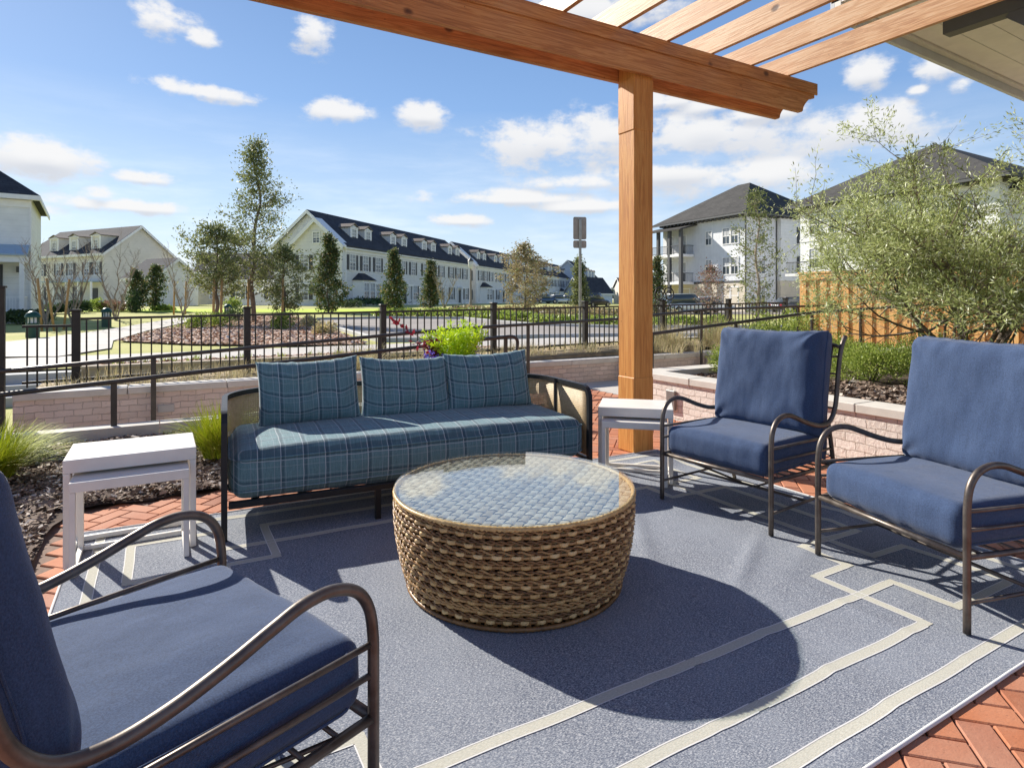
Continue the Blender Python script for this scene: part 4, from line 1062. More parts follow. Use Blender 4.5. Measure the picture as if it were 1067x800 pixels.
sofa()

# ------------------------------------------------------------------ wicker coffee table
def wicker_mat(name, cs, top=False):
    m = NT(name); r = m.island()
    f = m.math('ADD', m.math('MULTIPLY', m.noise(1, 4, 0.7, m.vmul(m.tc.outputs['Object'], (60, 60, 90))), .5), m.math('MULTIPLY', m.noise(22, 2, .5), .5))
    c = m.ramp(m.math('ADD', m.math('MULTIPLY', f, .7), m.math('MULTIPLY', r, .3)), [(0.33, cs[0]), (0.5, cs[1]), (0.68, cs[2])])
    m.bump(m.noise(1, 3, .6, m.vmul(m.tc.outputs['Object'], (150, 150, 500))), .3, .002)
    return m.fin(c, 0.42, 0, 0.5)
def coffee_table():
    e = empty('coffee_table', (1.38, 2.37, .007), 0, 'round barrel shaped brown wicker coffee table with glass top in the middle of the rug', 'coffee table')
    H = .405
    prof = [(0.0, .468), (.05, .484), (.12, .505), (.20, .521), (.28, .531), (.34, .534), (.39, .533), (H, .530)]
    def rr(z):
        for (z0, r0), (z1, r1) in zip(prof[:-1], prof[1:]):
            if z <= z1: t = (z - z0) / (z1 - z0); return r0 + (r1 - r0) * t
        return prof[-1][1]
    dark = wicker_mat('dark_wicker_strand', ((0.11, 0.050, 0.015), (0.26, 0.130, 0.045), (0.44, 0.255, 0.10)))
    lite = wicker_mat('tan_wicker_strand', ((0.42, 0.25, 0.09), (0.64, 0.42, 0.18), (0.80, 0.59, 0.31)))
    mb = MB(); mb.lathe([(.44, .0), (.44, .012)] + [(r - .024, max(z, .013)) for z, r in prof[:-1]] + [(.50, H - .022)], 64); 
    mb.build('core', simple('dark_core', (0.030, 0.016, 0.008), .9, 0, .1), e)
    NS = 92                                             # upright stakes
    mb = MB()
    for k in range(NS):
        a = 2 * PI * k / NS
        for da in (-.008, .008):
            pts = []
            for j in range(15):
                z = .012 + (H - .03) * j / 14; r = rr(z) - .012 + .002 * sin(j * 2 + k)
                pts.append((r * cos(a + da), r * sin(a + da), z))
            mb.tube(pts, .0055, 5, 0)
    mb.build('stake', dark, e)
    # horizontal weavers: pairs of flat strands, alternately over and under the stakes
    rows = 10; mb = MB(); seg = 46 * 10; pitch = (H - .030) / rows
    def ribbon(R0, z0, offf, dzf, hh, mi, th=.0028):
        vs = []; fs = []
        for i in range(seg + 1):
            a = 2 * PI * i / seg; j1 = noise.noise(Vector((cos(a) * 16, sin(a) * 16, z0 * 90))); j2 = noise.noise(Vector((cos(a) * 11, sin(a) * 11, z0 * 70 + 9))); R_ = R0 + offf(a) * (1 + .35 * j1) + .0012 * j2; z = z0 + dzf(a) + .0026 * j2
            for (dr, ddz) in ((-th, -hh), (th * .6, -hh * .85), (th * 1.3, 0), (th * .6, hh * .85), (-th, hh)):
                vs.append(((R_ + dr) * cos(a), (R_ + dr) * sin(a), z + ddz))
        for i in range(seg):
            for k in range(4): fs.append((i * 5 + k, (i + 1) * 5 + k, (i + 1) * 5 + k + 1, i * 5 + k + 1))
            fs.append((i * 5 + 4, (i + 1) * 5 + 4, (i + 1) * 5, i * 5))
        mb.add(vs, fs, mi, True)
    rw = random.Random(4)
    for j in range(rows):
        zc = .020 + pitch * (j + .5); st = (j % 2) * PI; wob = rw.uniform(0, 6)
        # tan weaver: shows as a row of ovals where it passes outside a stake
        ribbon(rr(zc) - .009, zc, lambda a: .0085 * sin(46 * a + st), lambda a: .0010 * sin(5 * a + wob), .0085, 1)
        ribbon(rr(zc) - .009, zc, lambda a: -.0050 * sin(46 * a + st), lambda a: .0010 * sin(5 * a + wob), .0060, 0)
        # dark twined pair between the rows
        zb = zc + pitch * .5
        for q in (0, 1):
            ribbon(rr(min(zb, H)) - .003, zb, lambda a: .0035 * sin(46 * a + st + q * PI), lambda a: .0050 * cos(46 * a + st + q * PI), .0042, 0)
    mb.build('woven_side', [dark, lite], e)
    # rolled rims
    for (zz, R_, rt, nm) in ((H + .002, .527, .0095, 'rim'), (.012, .470, .009, 'base_rim')):
        mb = MB(); vs = []; fs = []; n1 = 360; n2 = 8
        for i in range(n1):
            a = 2 * PI * i / n1
            for k in range(n2):
                b = 2 * PI * k / n2; w_ = rt * (1 + .30 * sin(150 * a + b * 2.0))
                vs.append(((R_ + w_ * cos(b)) * cos(a), (R_ + w_ * cos(b)) * sin(a), zz + w_ * sin(b)))
        for i in range(n1):
            for k in range(n2): i2, k2 = (i + 1) % n1, (k + 1) % n2; fs.append((i * n2 + k, i2 * n2 + k, i2 * n2 + k2, i * n2 + k2))
        mb.add(vs, fs, 0, True); mb.build(nm, [lite if nm == 'rim' else dark], e)
    # flat woven top: over-under ribbons in two directions
    mb = MB(); pitch = .038; wd = .0155; R_ = .522; rot = Matrix.Rotation(rad(38), 4, 'Z')
    nst = int(R_ / pitch) + 1
    for dirn in (0, 1):
        for i in range(-nst, nst + 1):
            c = i * pitch
            if abs(c) > R_ - .012: continue
            half = math.sqrt(R_ * R_ - c * c) - .006; n = max(4, int(2 * half / .006)); vs = []; fs = []
            for k in range(n + 1):
                t = -half + 2 * half * k / n
                z = H - .002 + .0042 * (1 if dirn == 0 else -1) * sin(PI * t / pitch + (PI if i % 2 else 0) + PI / 2)
                for s, dz in ((-1, -.0012), (0, .001), (1, -.0012)):
                    p = (t, c + s * wd, z + dz) if dirn == 0 else (c + s * wd, t, z + dz)
                    vs.append(p)
            for k in range(n):
                for s in (0, 1): fs.append((k * 3 + s, (k + 1) * 3 + s, (k + 1) * 3 + s + 1, k * 3 + s + 1) if dirn == 0 else (k * 3 + s + 1, (k + 1) * 3 + s + 1, (k + 1) * 3 + s, k * 3 + s))
            mb.add(vs, fs, dirn, True, rot)
    topm = wicker_mat('pale_wicker_strand', ((0.46, 0.36, 0.24), (0.64, 0.54, 0.40), (0.78, 0.69, 0.55))); mb.build('woven_top', [topm, topm], e)
    g = NT('table_glass'); g.b.inputs['Transmission Weight'].default_value = 0
    tr = g.n('ShaderNodeBsdfTransparent'); tr.inputs[0].default_value = (.90, .93, .92, 1)
    gl = g.n('ShaderNodeBsdfGlossy'); gl.inputs['Roughness'].default_value = 0.012; gl.inputs[0].default_value = (1, 1, 1, 1)
    fr = g.n('ShaderNodeFresnel'); fr.inputs[0].default_value = 1.5
    mx = g.n('ShaderNodeMixShader'); geo = g.n('ShaderNodeNewGeometry'); dt = g.n('ShaderNodeVectorMath', operation='DOT_PRODUCT'); g.L.new(geo.outputs['Incoming'], dt.inputs[0]); g.L.new(geo.outputs['Normal'], dt.inputs[1])
    g.L.new(g.math('ADD', 0.06, g.math('MULTIPLY', 0.78, g.math('POWER', g.math('SUBTRACT', 1.0, g.math('ABSOLUTE', dt.outputs['Value'])), 4.0))), mx.inputs[0]); g.L.new(tr.outputs[0], mx.inputs[1]); g.L.new(gl.outputs[0], mx.inputs[2]); g.L.new(mx.outputs[0], g.out.inputs[0])
    mb = MB(); mb.lathe([(.530, H + .013), (.533, H + .0145), (.533, H + .0195), (.530, H + .021)], 128); o = mb.build('glass_top', g.mat, e)
coffee_table()

# ------------------------------------------------------------------ nesting side tables
def side_table(w, d, h, top_t, leg, label, loc, rz, grp):
    e = empty('side_table', loc, rz, label, 'side table', grp)
    mb = MB(); mb.bbox((-w / 2, -d / 2, h - top_t), (w / 2, d / 2, h), .003); mb.build('table_top', M['white'], e)
    for sx in (-1, 1):
        for sy in (-1, 1):
            x0 = sx * (w / 2 - leg / 2 - .001); y0 = sy * (d / 2 - leg / 2 - .001)
            mb = MB(); mb.bbox((x0 - leg / 2, y0 - leg / 2, 0.002), (x0 + leg / 2, y0 + leg / 2, h - top_t - .0005), .002); mb.build('leg', M['white'], e)
        mb = MB(); x0 = sx * (w / 2 - leg / 2 - .001); mb.bbox((x0 - leg / 2 + .001, -d / 2 + leg + .001, .002), (x0 + leg / 2 - .001, d / 2 - leg - .001, .002 + leg * .8), .002); mb.build('floor_bar', M['white'], e)
    mb = MB(); mb.bbox((-w / 2 + leg + .002, d / 2 - leg, .002), (w / 2 - leg - .002, d / 2 - .003, .002 + leg * .8), .002); mb.build('floor_bar', M['white'], e)
    return e
GL = 'white nesting side tables'
side_table(.545, .39, .50, .062, .027, 'larger outer white nesting side table left of the sofa', (-.115, 3.64, .010), 0, GL)
side_table(.475, .36, .422, .045, .024, 'smaller white nesting side table pulled out from under the left one', (-.115, 3.505, .010), 0, GL)
side_table(.50, .39, .50, .062, .027, 'larger outer white nesting side table between the sofa and the timber post', (2.915, 3.295, .014), rad(-43), GL)
side_table(.43, .36, .422, .045, .024, 'smaller white nesting side table tucked under the one beside the post', (2.915 - .075, 3.295 - .075, .014), rad(-43), GL)

# ------------------------------------------------------------------ wall light box beside the post
mb = MB(); mb.bbox((4.605, 4.62, .10), (4.638, 4.74, .30), .004); tag(mb.build('outlet_box', M['silver']), 'small grey outlet box fixed to the pale brick planter wall beside the post', 'outlet')
mb = MB(); mb.bbox((-.02, 7.40, .06), (.13, 7.419, .14), .003); tag(mb.build('wall_vent', M['kerb']), 'small grey rectangular vent low on the left part of the pink brick wall', 'vent')

# ------------------------------------------------------------------ blue pot with plants
def blades(mb, n, R0, h, spread, w, rnd, mi=0, droop=.6, seg=4, base=(0, 0, 0), lean=None):
    for _ in range(n):
        a = rnd.uniform(0, 2 * PI); r0 = R0 * math.sqrt(rnd.random()); bx, by = base[0] + r0 * cos(a), base[1] + r0 * sin(a)
        aa = a + rnd.gauss(0, .7); L_ = h * rnd.uniform(.55, 1.1); sp = spread * rnd.uniform(.2, 1.1)
        px = -sin(aa) * w / 2; py = cos(aa) * w / 2; vs = []
        for k in range(seg + 1):
            t = k / seg; rr_ = sp * t ** 1.4; z = base[2] + L_ * (t - droop * .5 * t * t * (sp / max(spread, .01)))
            ww = (1 - t) ** .6 if k < seg else 0.05
            x, y = bx + cos(aa) * rr_, by + sin(aa) * rr_
            vs += [(x - px * ww, y - py * ww, z), (x + px * ww, y + py * ww, z)]
        mb.add(vs, [(2 * k, 2 * k + 1, 2 * k + 3, 2 * k + 2) for k in range(seg)], mi)
def leaf(mb, p, d, l, w, mi=0, rnd=random):
    d = d.normalized(); s = d.cross(Vector((rnd.gauss(0, 1), rnd.gauss(0, 1), rnd.gauss(0, 1)))); 
    if s.length < 1e-4: return
    s.normalize(); s *= w / 2
    mb.add([p, p + d * l * .5 + s, p + d * l, p + d * l * .5 - s], [(0, 1, 2, 3)], mi)
def pots():
    rnd = random.Random(5)
    m = NT('cobalt_glaze'); c = m.mix(m.mapr(m.noise(14, 4), .4, .6), (0.015, 0.03, 0.16), (0.05, 0.12, 0.42)); glaze = m.fin(c, 0.15, 0, .6)
    x, y = at(476, 6.6); e = empty('flower_pot', (x, y, 0), 0, 'wide glazed cobalt blue planter pot standing behind the sofa', 'pot')
    mb = MB(); mb.lathe([(.17, 0), (.22, .12), (.29, .35), (.315, .52), (.315, .60), (.335, .605), (.338, .635), (.30, .64), (.285, .60), (.285, .56), (.0, .555)], 40, cap=False); mb.build('pot_body', glaze, e)
    mb = MB(); mb.lathe([(.0, .57), (.28, .57)], 24, cap=False); mb.build('soil', M['soil'], e)
    e2 = empty('potted_fern', (x + .02, y, .56), 0, 'bright lime green feathery plant growing in the blue pot', 'plant')
    mb = MB()
    for k in range(46):
        a = rnd.uniform(0, 2 * PI); tilt = rnd.uniform(0, .85); L_ = rnd.uniform(.28, .46)
        b = Vector((.15 * cos(a) * rnd.random(), .15 * sin(a) * rnd.random(), 0)); d = Vector((cos(a) * sin(tilt), sin(a) * sin(tilt), cos(tilt)))
        for q in range(80):
            t = rnd.random() ** .8; p = b + d * L_ * t; rr_ = .06 * (1 - t * .6)
            dv = Vector((rnd.gauss(0, 1), rnd.gauss(0, 1), rnd.gauss(.6, .7))).normalized(); leaf(mb, p + dv * rr_ * .3, dv, .055, .013, 0, rnd)
    mb.build('foliage', M['lime'], e2)
    x2, y2 = at(447, 6.55); e3 = empty('red_leaf_plant', (x2, y2, .56), 0, 'dark red leaved plant leaning from the left side of the blue pot', 'plant')
    mb = MB(); mt = MB(); cx, cy = x - x2, y - y2
    for k in range(9):
        b = Vector((cx * .6 + rnd.gauss(0, .05), cy * .6, .01)); tip = Vector((rnd.uniform(-.20, .12), rnd.uniform(-.1, .1), rnd.uniform(.10, .40)))
        if k == 0: tip = Vector((-.42, .1, .52))
        mt.tube([b, (b + tip) / 2 + Vector((0, 0, .03)), tip], .004, 4)
        for q in range(16):
            t = rnd.uniform(.45, 1); p = b.lerp(tip, t); leaf(mb, p, Vector((rnd.gauss(0, 1), rnd.gauss(0, 1), rnd.gauss(.2, 1))), .07, .035, 0, rnd)
    mf = MB()
    for q in range(260): leaf(mf, Vector((cx - .30 + rnd.gauss(0, .07), cy - .12 + rnd.gauss(0, .08), .03 + rnd.gauss(0, .05))), Vector((rnd.gauss(0, 1), rnd.gauss(-.4, 1), rnd.gauss(.3, .8))), .035, .03, 0, rnd)
    mf.build('blossom', leafmat('violet_petal', (.10, .05, .42), (.30, .22, .75)), e3)
    mb.build('foliage', M['redleaf'], e3); mt.build('stem', M['bark'], e3)
pots()

# ------------------------------------------------------------------ vegetation
def grow(name, loc, label, cat, group, h, crown, trunk_r, leafm, barkm, n_limbs, leaves, lsize, seed, base_h=0.15, up=0.6, sub=5, scatter=.16, lean=(0, 0), multi=1, ltrunk=True, narrow=None, rz=0.0):
    """tree: trunk(s) with limbs and twigs, leaves set round the twigs. crown(t) gives the radius at relative height t"""
    rnd = random.Random(seed); e = empty(name, loc, rz, label, cat, group); tb = MB(); lb = MB(); tips = []
    for mt in range(multi):
        a0 = 2 * PI * mt / max(multi, 1) + rnd.uniform(-.4, .4); sp = 0 if multi == 1 else h * .33
        top = Vector((lean[0] + sp * cos(a0) * rnd.uniform(.7, 1.2), lean[1] + sp * sin(a0) * rnd.uniform(.7, 1.2), h * (1 if multi == 1 else rnd.uniform(.72, 1))))
        nseg = 9; tr = []
        for k in range(nseg + 1):
            t = k / nseg; w = .03 * h * (1 - (2 * t - 1) ** 2)
            tr.append(Vector((top.x * t ** 1.1 + rnd.gauss(0, .012 * h) * (k > 0), top.y * t ** 1.1 + rnd.gauss(0, .012 * h) * (k > 0), top.z * t - (0.1 if k == 0 else 0))))
        tr = spline(tr, 3); nT = len(tr)
        tb.tube(tr, [trunk_r / math.sqrt(multi) * ((1 - i / nT) ** .8 * .92 + .08) for i in range(nT)], 7)
        for l in range(n_limbs // multi):
            t = base_h + (1 - base_h) * ((l + rnd.random()) / (n_limbs // multi)); t = min(t, .985)
            i = int(t * (nT - 1)); p = tr[i]; a = l * 2.4 + rnd.uniform(-.5, .5)
            R = crown(t) * rnd.uniform(.5, 1.2)
            d = Vector((cos(a), sin(a), up * rnd.uniform(.6, 1.4))); d.normalize(); end = p + d * R
            midp = p.lerp(end, .5) + Vector((0, 0, -.04 * R)) + Vector((rnd.gauss(0, .04), rnd.gauss(0, .04), 0)) * R
            tb.tube([p, midp, end], [max(.006, trunk_r * .30 * (1 - t) + .006) , max(.005, trunk_r * .16 * (1 - t) + .004), .003], 4)
            for s in range(sub):
                f = rnd.uniform(.25, 1.0); q = p.lerp(end, f); aa = a + rnd.gauss(0, 1.0)
                dd = Vector((cos(aa), sin(aa), rnd.gauss(up * .6, .5))).normalized(); ql = q + dd * R * rnd.uniform(.18, .42)
                tb.tube([q, ql], [.004 + trunk_r * .03, .0025], 3)
                tips.append((q, ql))
    if leafm is not None and leaves:
        per = max(1, leaves // len(tips))
        for (q, ql) in tips:
            c = per * rnd.uniform(.1, 1.9)
            for _ in range(int(c)):
                t = rnd.uniform(.1, 1.15); p = q.lerp(ql, t) + Vector((rnd.gauss(0, 1), rnd.gauss(0, 1), rnd.gauss(0, 1))) * scatter * rnd.uniform(.2, 1)
                if p.z < .05: continue
                d = (ql - q).normalized() + Vector((rnd.gauss(0, .8), rnd.gauss(0, .8), rnd.gauss(0, .8))); ls = lsize * rnd.uniform(.6, 1.3)
                leaf(lb, p, d, ls, ls * (narrow or .5), 0, rnd)
        lb.build('crown', leafm, e)
    tb.build('trunk', barkm, e)
    return e
def ground3(bx, d): x, y = at(bx, d); return (x, y, tz(x, y) - .02)
def stakes_for(e_loc, n, label):
    for k in range(n):
        a = 2 * PI * k / n + .4; mb = MB(); x, y = .55 * cos(a), .55 * sin(a); mb.tube([(x, y, -.1), (x * .55, y * .55, 1.5)], .035, 6)
        o = mb.build('tree_stake', M['stake']); o.location = e_loc; tag(o, label, 'stake', 'timber stakes round the young trees')
# three oaks, tall one in the middle
oakc = lambda w: (lambda t: w * (math.sin(min(1, max(0, (t - .05) / .95)) * PI) ** .7) * (1.15 - .85 * t))
T1 = ground3(265, 31)
grow('oak_tree', T1, 'tallest tree, a slim airy oak rising well above the roofs left of the townhouses', 'tree', 'young oaks beyond the fence', 9.3, lambda t: 3.0 * max(.04, (1 - t)) ** .72 * (0.35 + .65 * smooth(t, .1, .35)), .13, M['oak'], M['bark'], 66, 9500, .14, 11, .16, .70, 7, .30)
T2 = ground3(226, 28)
grow('oak_tree', T2, 'rounded dense young oak directly left of the tallest tree, on timber stakes', 'tree', 'young oaks beyond the fence', 4.6, lambda t: 1.75 * max(.05, math.sin(PI * min(1, (t - .22) / .80))) ** .8 if t > .24 else .3, .10, M['oak'], M['bark'], 48, 8200, .125, 12, .32, .45, 6, .22)
T3 = ground3(296, 29)
grow('oak_tree', T3, 'low spreading young oak directly right of the tallest tree, before the townhouse gable', 'tree', 'young oaks beyond the fence', 3.7, lambda t: 1.6 * max(.05, math.sin(PI * min(1, (t - .1) / .92))) ** .8 if t > .12 else .3, .09, M['oak'], M['bark'], 42, 6000, .12, 13, .18, .4, 6, .2)
for bx, d in ((222, 27.2), (230, 27.5), (258, 30), (294, 28.4), (193, 40), (181, 39)):
    x, y, z = ground3(bx, d); mb = MB(); mb.tube([(0, 0, -.1), (.05, .03, 2.2)], .055, 7); o = mb.build('tree_stake', M['stake']); o.location = (x, y, z)
    tag(o, {222: 'left upright orange timber stake under the rounded oak', 230: 'right upright orange timber stake under the rounded oak', 258: 'timber stake beside the trunk of the tallest tree', 294: 'timber stake under the low spreading oak', 193: 'pale stake right of the bare tree before the cream gable', 181: 'pale stake left of the bare tree before the cream gable'}[bx], 'stake', 'timber stakes round the young trees')
# magnolia cones
cone = lambda w: (lambda t: w * max(.05, (1 - t)) ** .8 * (.5 + .5 * smooth(t, 0, .18)))
for (bx, d, h, w, sd_, lb_, mt, nl) in ((342, 42, 5.4, 1.5, 21, 'dark conical magnolia before the near corner of the townhouse row', 'magnolia', 7200), (410, 46, 4.5, 1.25, 22, 'conical magnolia tree second from the townhouse corner, right of the bay window', 'magnolia', 6000),
        (449, 50, 3.9, 1.05, 23, 'narrow brown green conical tree left of the street lamp', 'magnolia', 4600), (604, 46, 4.1, .95, 25, 'narrow conical tree standing directly behind the tall sign pole', 'oak', 4400), (142, 44, 3.0, .85, 26, 'small dark magnolia before the cream gabled wing', 'magnolia', 2600), (162, 45, 3.4, .9, 28, 'small dark magnolia right of its twin before the cream gabled wing', 'magnolia', 2800)):
    grow('magnolia_tree', ground3(bx, d), lb_, 'tree', 'conical young trees by the road', h, (cone(w) if d != 44 and d != 45 else (lambda t: w * .8 * max(.1, math.sin(PI * min(1, t * .95 + .08))))), .08, M[mt], M['bark'], 60, nl, .19, sd_, .04, .35, 5, .20, ltrunk=False)
grow('maple_tree', ground3(547, 40), 'dense rust and green rounded tree in front of the middle of the townhouse row', 'tree', 'conical young trees by the road', 4.6, lambda t: 1.55 * max(.05, math.sin(PI * min(1, (t + .12) / 1.12))) ** .75, .08, M['rust'], M['bark'], 60, 7500, .15, 24, .08, .4, 6, .24)
grow('evergreen_tree', ground3(684, 42), 'dark young evergreen seen just right of the timber post', 'tree', None, 4.2, cone(1.0), .08, M['magnolia'], M['bark'], 46, 3400, .17, 27, .08, .4, 5, .2)
grow('oak_tree', ground3(789, 24), 'tall thin half bare tree in front of the white apartment building', 'tree', None, 5.6, lambda t: .95 * max(.08, math.sin(PI * min(1, (t + .1) / 1.1))) ** .6, .07, M['oak'], M['palebark'], 60, 4200, .10, 31, .10, .5, 6, .16)
grow('crape_myrtle', ground3(741, 30), 'small pale pinkish leafed tree left of the thin tree before the white apartments', 'tree', None, 2.9, lambda t: 1.0 * max(.1, math.sin(PI * min(1, t))) , .05, M['pinkshrub'], M['palebark'], 34, 2400, .09, 32, .2, .8, 5, .16)
# bare crape myrtles
for i, (bx, d, h, lb_) in enumerate(((48, 26, 3.4, 'leftmost bare vase shaped tree, in front of the white porch house'), (76, 28, 3.5, 'second bare tree from the left, between two leaning timber stakes'), (121, 33, 4.2, 'bare vase shaped tree before the grey house doorway, third from the left'), (191, 37, 3.9, 'bare vase shaped tree in front of the cream gabled wing'), (463, 48, 3.0, 'small bare tree right of the narrow brown green tree'))):
    grow('bare_tree', ground3(bx, d), lb_, 'tree', 'bare winter crape myrtles', h, lambda t: .9 * (.3 + .7 * t), .09, None, M['palebark'], 80, 0, 0, 40 + i, .25, 1.9, 6, .1, multi=5)
for bx, d, tl, lb_ in ((44, 24, .5, 'yellowish timber stake leaning left beside the leftmost bare tree'), (57, 24, .9, 'second leaning timber stake between the two leftmost bare trees'), (66, 25, -.7, 'timber stake leaning right beside the second bare tree')):
    x, y, z = ground3(bx, d); mb = MB(); dx, dy = plan(-tl * .6, 0); mb.tube([(0, 0, -.1), (dx * .6, dy * .6, 2.1)], .045, 7); o = mb.build('tree_stake', M['stake']); o.location = (x, y, z); tag(o, lb_, 'stake', 'timber stakes round the young trees')

def shrub(name, loc, label, cat, group, rx, ry, h, leafm, n, ls, seed, clumps=9, stemm=None):
    rnd = random.Random(seed); e = empty(name, loc, rnd.uniform(0, 6), label, cat, group); lb = MB(); tb = MB()
    C = []
    for k in range(clumps):
        a = rnd.uniform(0, 2 * PI); r = math.sqrt(rnd.random()) * .68
        C.append((Vector((rx * r * cos(a), ry * r * sin(a), h * rnd.uniform(.30, .78) * (1 - .35 * r))), rnd.uniform(.22, .42)))
    for c, _ in C:
        tb.tube([(c.x * .1, c.y * .1, -.05), (c.x * .6, c.y * .6, c.z * .5), c], [.012, .008, .004], 4)
    for _ in range(n):
        c, s = rnd.choice(C); v = Vector((rnd.gauss(0, 1), rnd.gauss(0, 1), rnd.gauss(0, 1))).normalized() * rnd.uniform(.55, 1.08)
        p = c + Vector((v.x * rx * s * 1.3, v.y * ry * s * 1.3, v.z * h * s))
        if p.z < .02: p.z = rnd.uniform(.02, .1)
        leaf(lb, p, v + Vector((0, 0, .5)) + Vector((rnd.gauss(0, .5), rnd.gauss(0, .5), rnd.gauss(0, .5))), ls * rnd.uniform(.6, 1.3), ls * .5, 0, rnd)
    lb.build('foliage', leafm, e); tb.build('stem', stemm or M['bark'], e); return e
# planter shrubs
GS = 'clipped shrubs in the brick planter'
for i, (x, y, rx, h, n, lb_) in enumerate(((6.55, 3.75, .60, .55, 3600, 'largest clipped green shrub in the planter, between the two right armchairs'), (6.5, 2.9, .50, .48, 2800, 'green shrub in the planter just behind the back of the far right armchair'), (5.75, 4.75, .38, .45, 1800, 'loose shrub at the far corner of the planter behind the middle armchair'), (7.3, 4.5, .5, .62, 2200, 'tall leafy shrub behind the largest clipped shrub'), (7.0, 2.2, .55, .5, 2000, 'shrub hidden mostly behind the far right armchair cushion'), (8.1, 3.9, .55, .65, 2000, 'bright shrub at the foot of the olive tree'))):
    shrub('shrub', (x, y, .38), lb_, 'shrub', GS, rx * .95, rx * .95, h * .80, M['shrub'], int(n * 2.6), .026, 60 + i, 14)
# fern-like fronds between shrubs
rnd = random.Random(77); mb = MB()
blades(mb, 160, .15, .55, .45, .035, rnd, 0, .7, 4)
o = mb.build('fern', M['shrub']); o.location = (7.35, 3.35, .39); tag(o, 'bright green fern fronds rising beside the olive tree trunk', 'fern')
# olive tree
def olive():
    rnd = random.Random(91); e = empty('olive_tree', (7.9, 3.32, .34), 0, 'large silvery green multi trunk olive tree in the brick planter at the right', 'tree')
    tb = MB(); lb = MB(); tw = []
    def rec(p, d, L_, r, lev):
        n = 5; pts = [p]; q = p.copy(); dd = d.copy()
        for k in range(n):
            dd = (dd + Vector((rnd.gauss(0, .13), rnd.gauss(0, .13), rnd.gauss(.02, .09)))).normalized(); q = q + dd * L_ / n; pts.append(q.copy())
        tb.tube(pts, [r * (1 - .6 * k / n) for k in range(n + 1)], 6 if lev < 2 else 4)
        if lev >= 3: tw.append(pts); return
        nb = (4, 5, 5)[lev]
        for b in range(nb):
            t = rnd.uniform(.35, 1.0); i = min(n - 1, int(t * n)); s = pts[i].lerp(pts[i + 1], t * n - i)
            nd = (dd * .55 + Vector((rnd.gauss(0, .62), rnd.gauss(0, .62), rnd.gauss(.12, .38)))).normalized()
            rec(s, nd, L_ * rnd.uniform(.52, .78), r * .48, lev + 1)
        if lev < 2: rec(pts[-1], dd, L_ * .62, r * .42, lev + 1)
    for (a, tilt, L_) in ((205, 38, 1.75), (110, 38, 1.75), (250, 34, 2.1), (20, 34, 2.0), (-40, 34, 2.3), (170, 10, 2.1), (300, 16, 2.4), (134, 48, 1.6), (-10, 20, 2.2), (180, 55, 1.5)):
        a = rad(a); t = rad(tilt); rec(Vector((.05 * cos(a), .05 * sin(a), -.05)), Vector((cos(a) * sin(t), sin(a) * sin(t), cos(t))), L_ * .80, .034, 0)
    tot = 98000; per = tot / len(tw)
    for pts in tw:
        for _ in range(int(per * rnd.uniform(.1, 2.0) * rnd.choice((.5, 1, 1.5)))):
            t = rnd.uniform(.05, 1.1); i = min(4, int(t * 5)); p = pts[i].lerp(pts[i + 1], t * 5 - i); d = (pts[i + 1] - pts[i]).normalized()
            if p.z < .55 + .35 * rnd.random(): continue
            dv = d * .7 + Vector((rnd.gauss(0, .75), rnd.gauss(0, .75), rnd.gauss(.1, .75))); l = rnd.uniform(.038, .072)
            leaf(lb, p + dv * .02 + Vector((rnd.gauss(0, .03), rnd.gauss(0, .03), rnd.gauss(0, .03))), dv, l, .0125, 0, rnd)
    lb.build('crown', M['olive'], e); tb.build('trunk', M['bark'], e)
    print('OLIVE twigs', len(tw), 'zmax', max(v[2] for v in lb.v), min(v[0] for v in lb.v), max(v[0] for v in lb.v))
olive()
# dry ornamental grass and green grasses along the fence strip
rnd = random.Random(8); mb = MB()
for _ in range(430):
    x = rnd.uniform(-1.0, 11.6); y = rnd.uniform(7.75, 8.9) if x < 6.4 else rnd.uniform(6.95, 8.9)
    blades(mb, 15, .07, rnd.uniform(.16, .36), .16, .006, rnd, 0, .8, 3, (x, y, strip_z(x) - .02))
tag(mb.build('dry_grass', M['drygrass']), kind='stuff')
for i, (x, y, n, h, lb_) in enumerate(((8.6, 7.6, 500, .62, 'tall dry tan ornamental grass clump against the black fence right of the timber post'), (7.7, 7.9, 420, .55, 'dry ornamental grass clump just right of the timber post'), (2.3, 8.1, 380, .42, 'dry tan grass clump by the fence left of the sofa pillows'))):
    mb = MB(); blades(mb, n, .28, h, .38, .007, rnd, 0, .7, 5); o = mb.build('ornamental_grass', M['drygrass']); o.location = (x, y, strip_z(x)); tag(o, lb_, 'grass clump')
for i, (x, y, rx, h) in enumerate(((9.6, 7.4, .5, .7), (10.4, 7.2, .5, .75), (11.0, 7.6, .5, .8), (9.2, 8.1, .4, .6))):
    shrub('shrub', (x, y, .35), ('leafy shrub behind the handrail, below the thin half bare tree', 'leafy shrub behind the handrail, second one left of the orange fence', 'tallest leafy shrub at the left end of the orange fence', 'small green shrub at the black fence under the thin half bare tree')[i], 'shrub', 'shrubs behind the right handrail', rx, rx, h, M['shrub'], 1500, .05, 170 + i, 9)
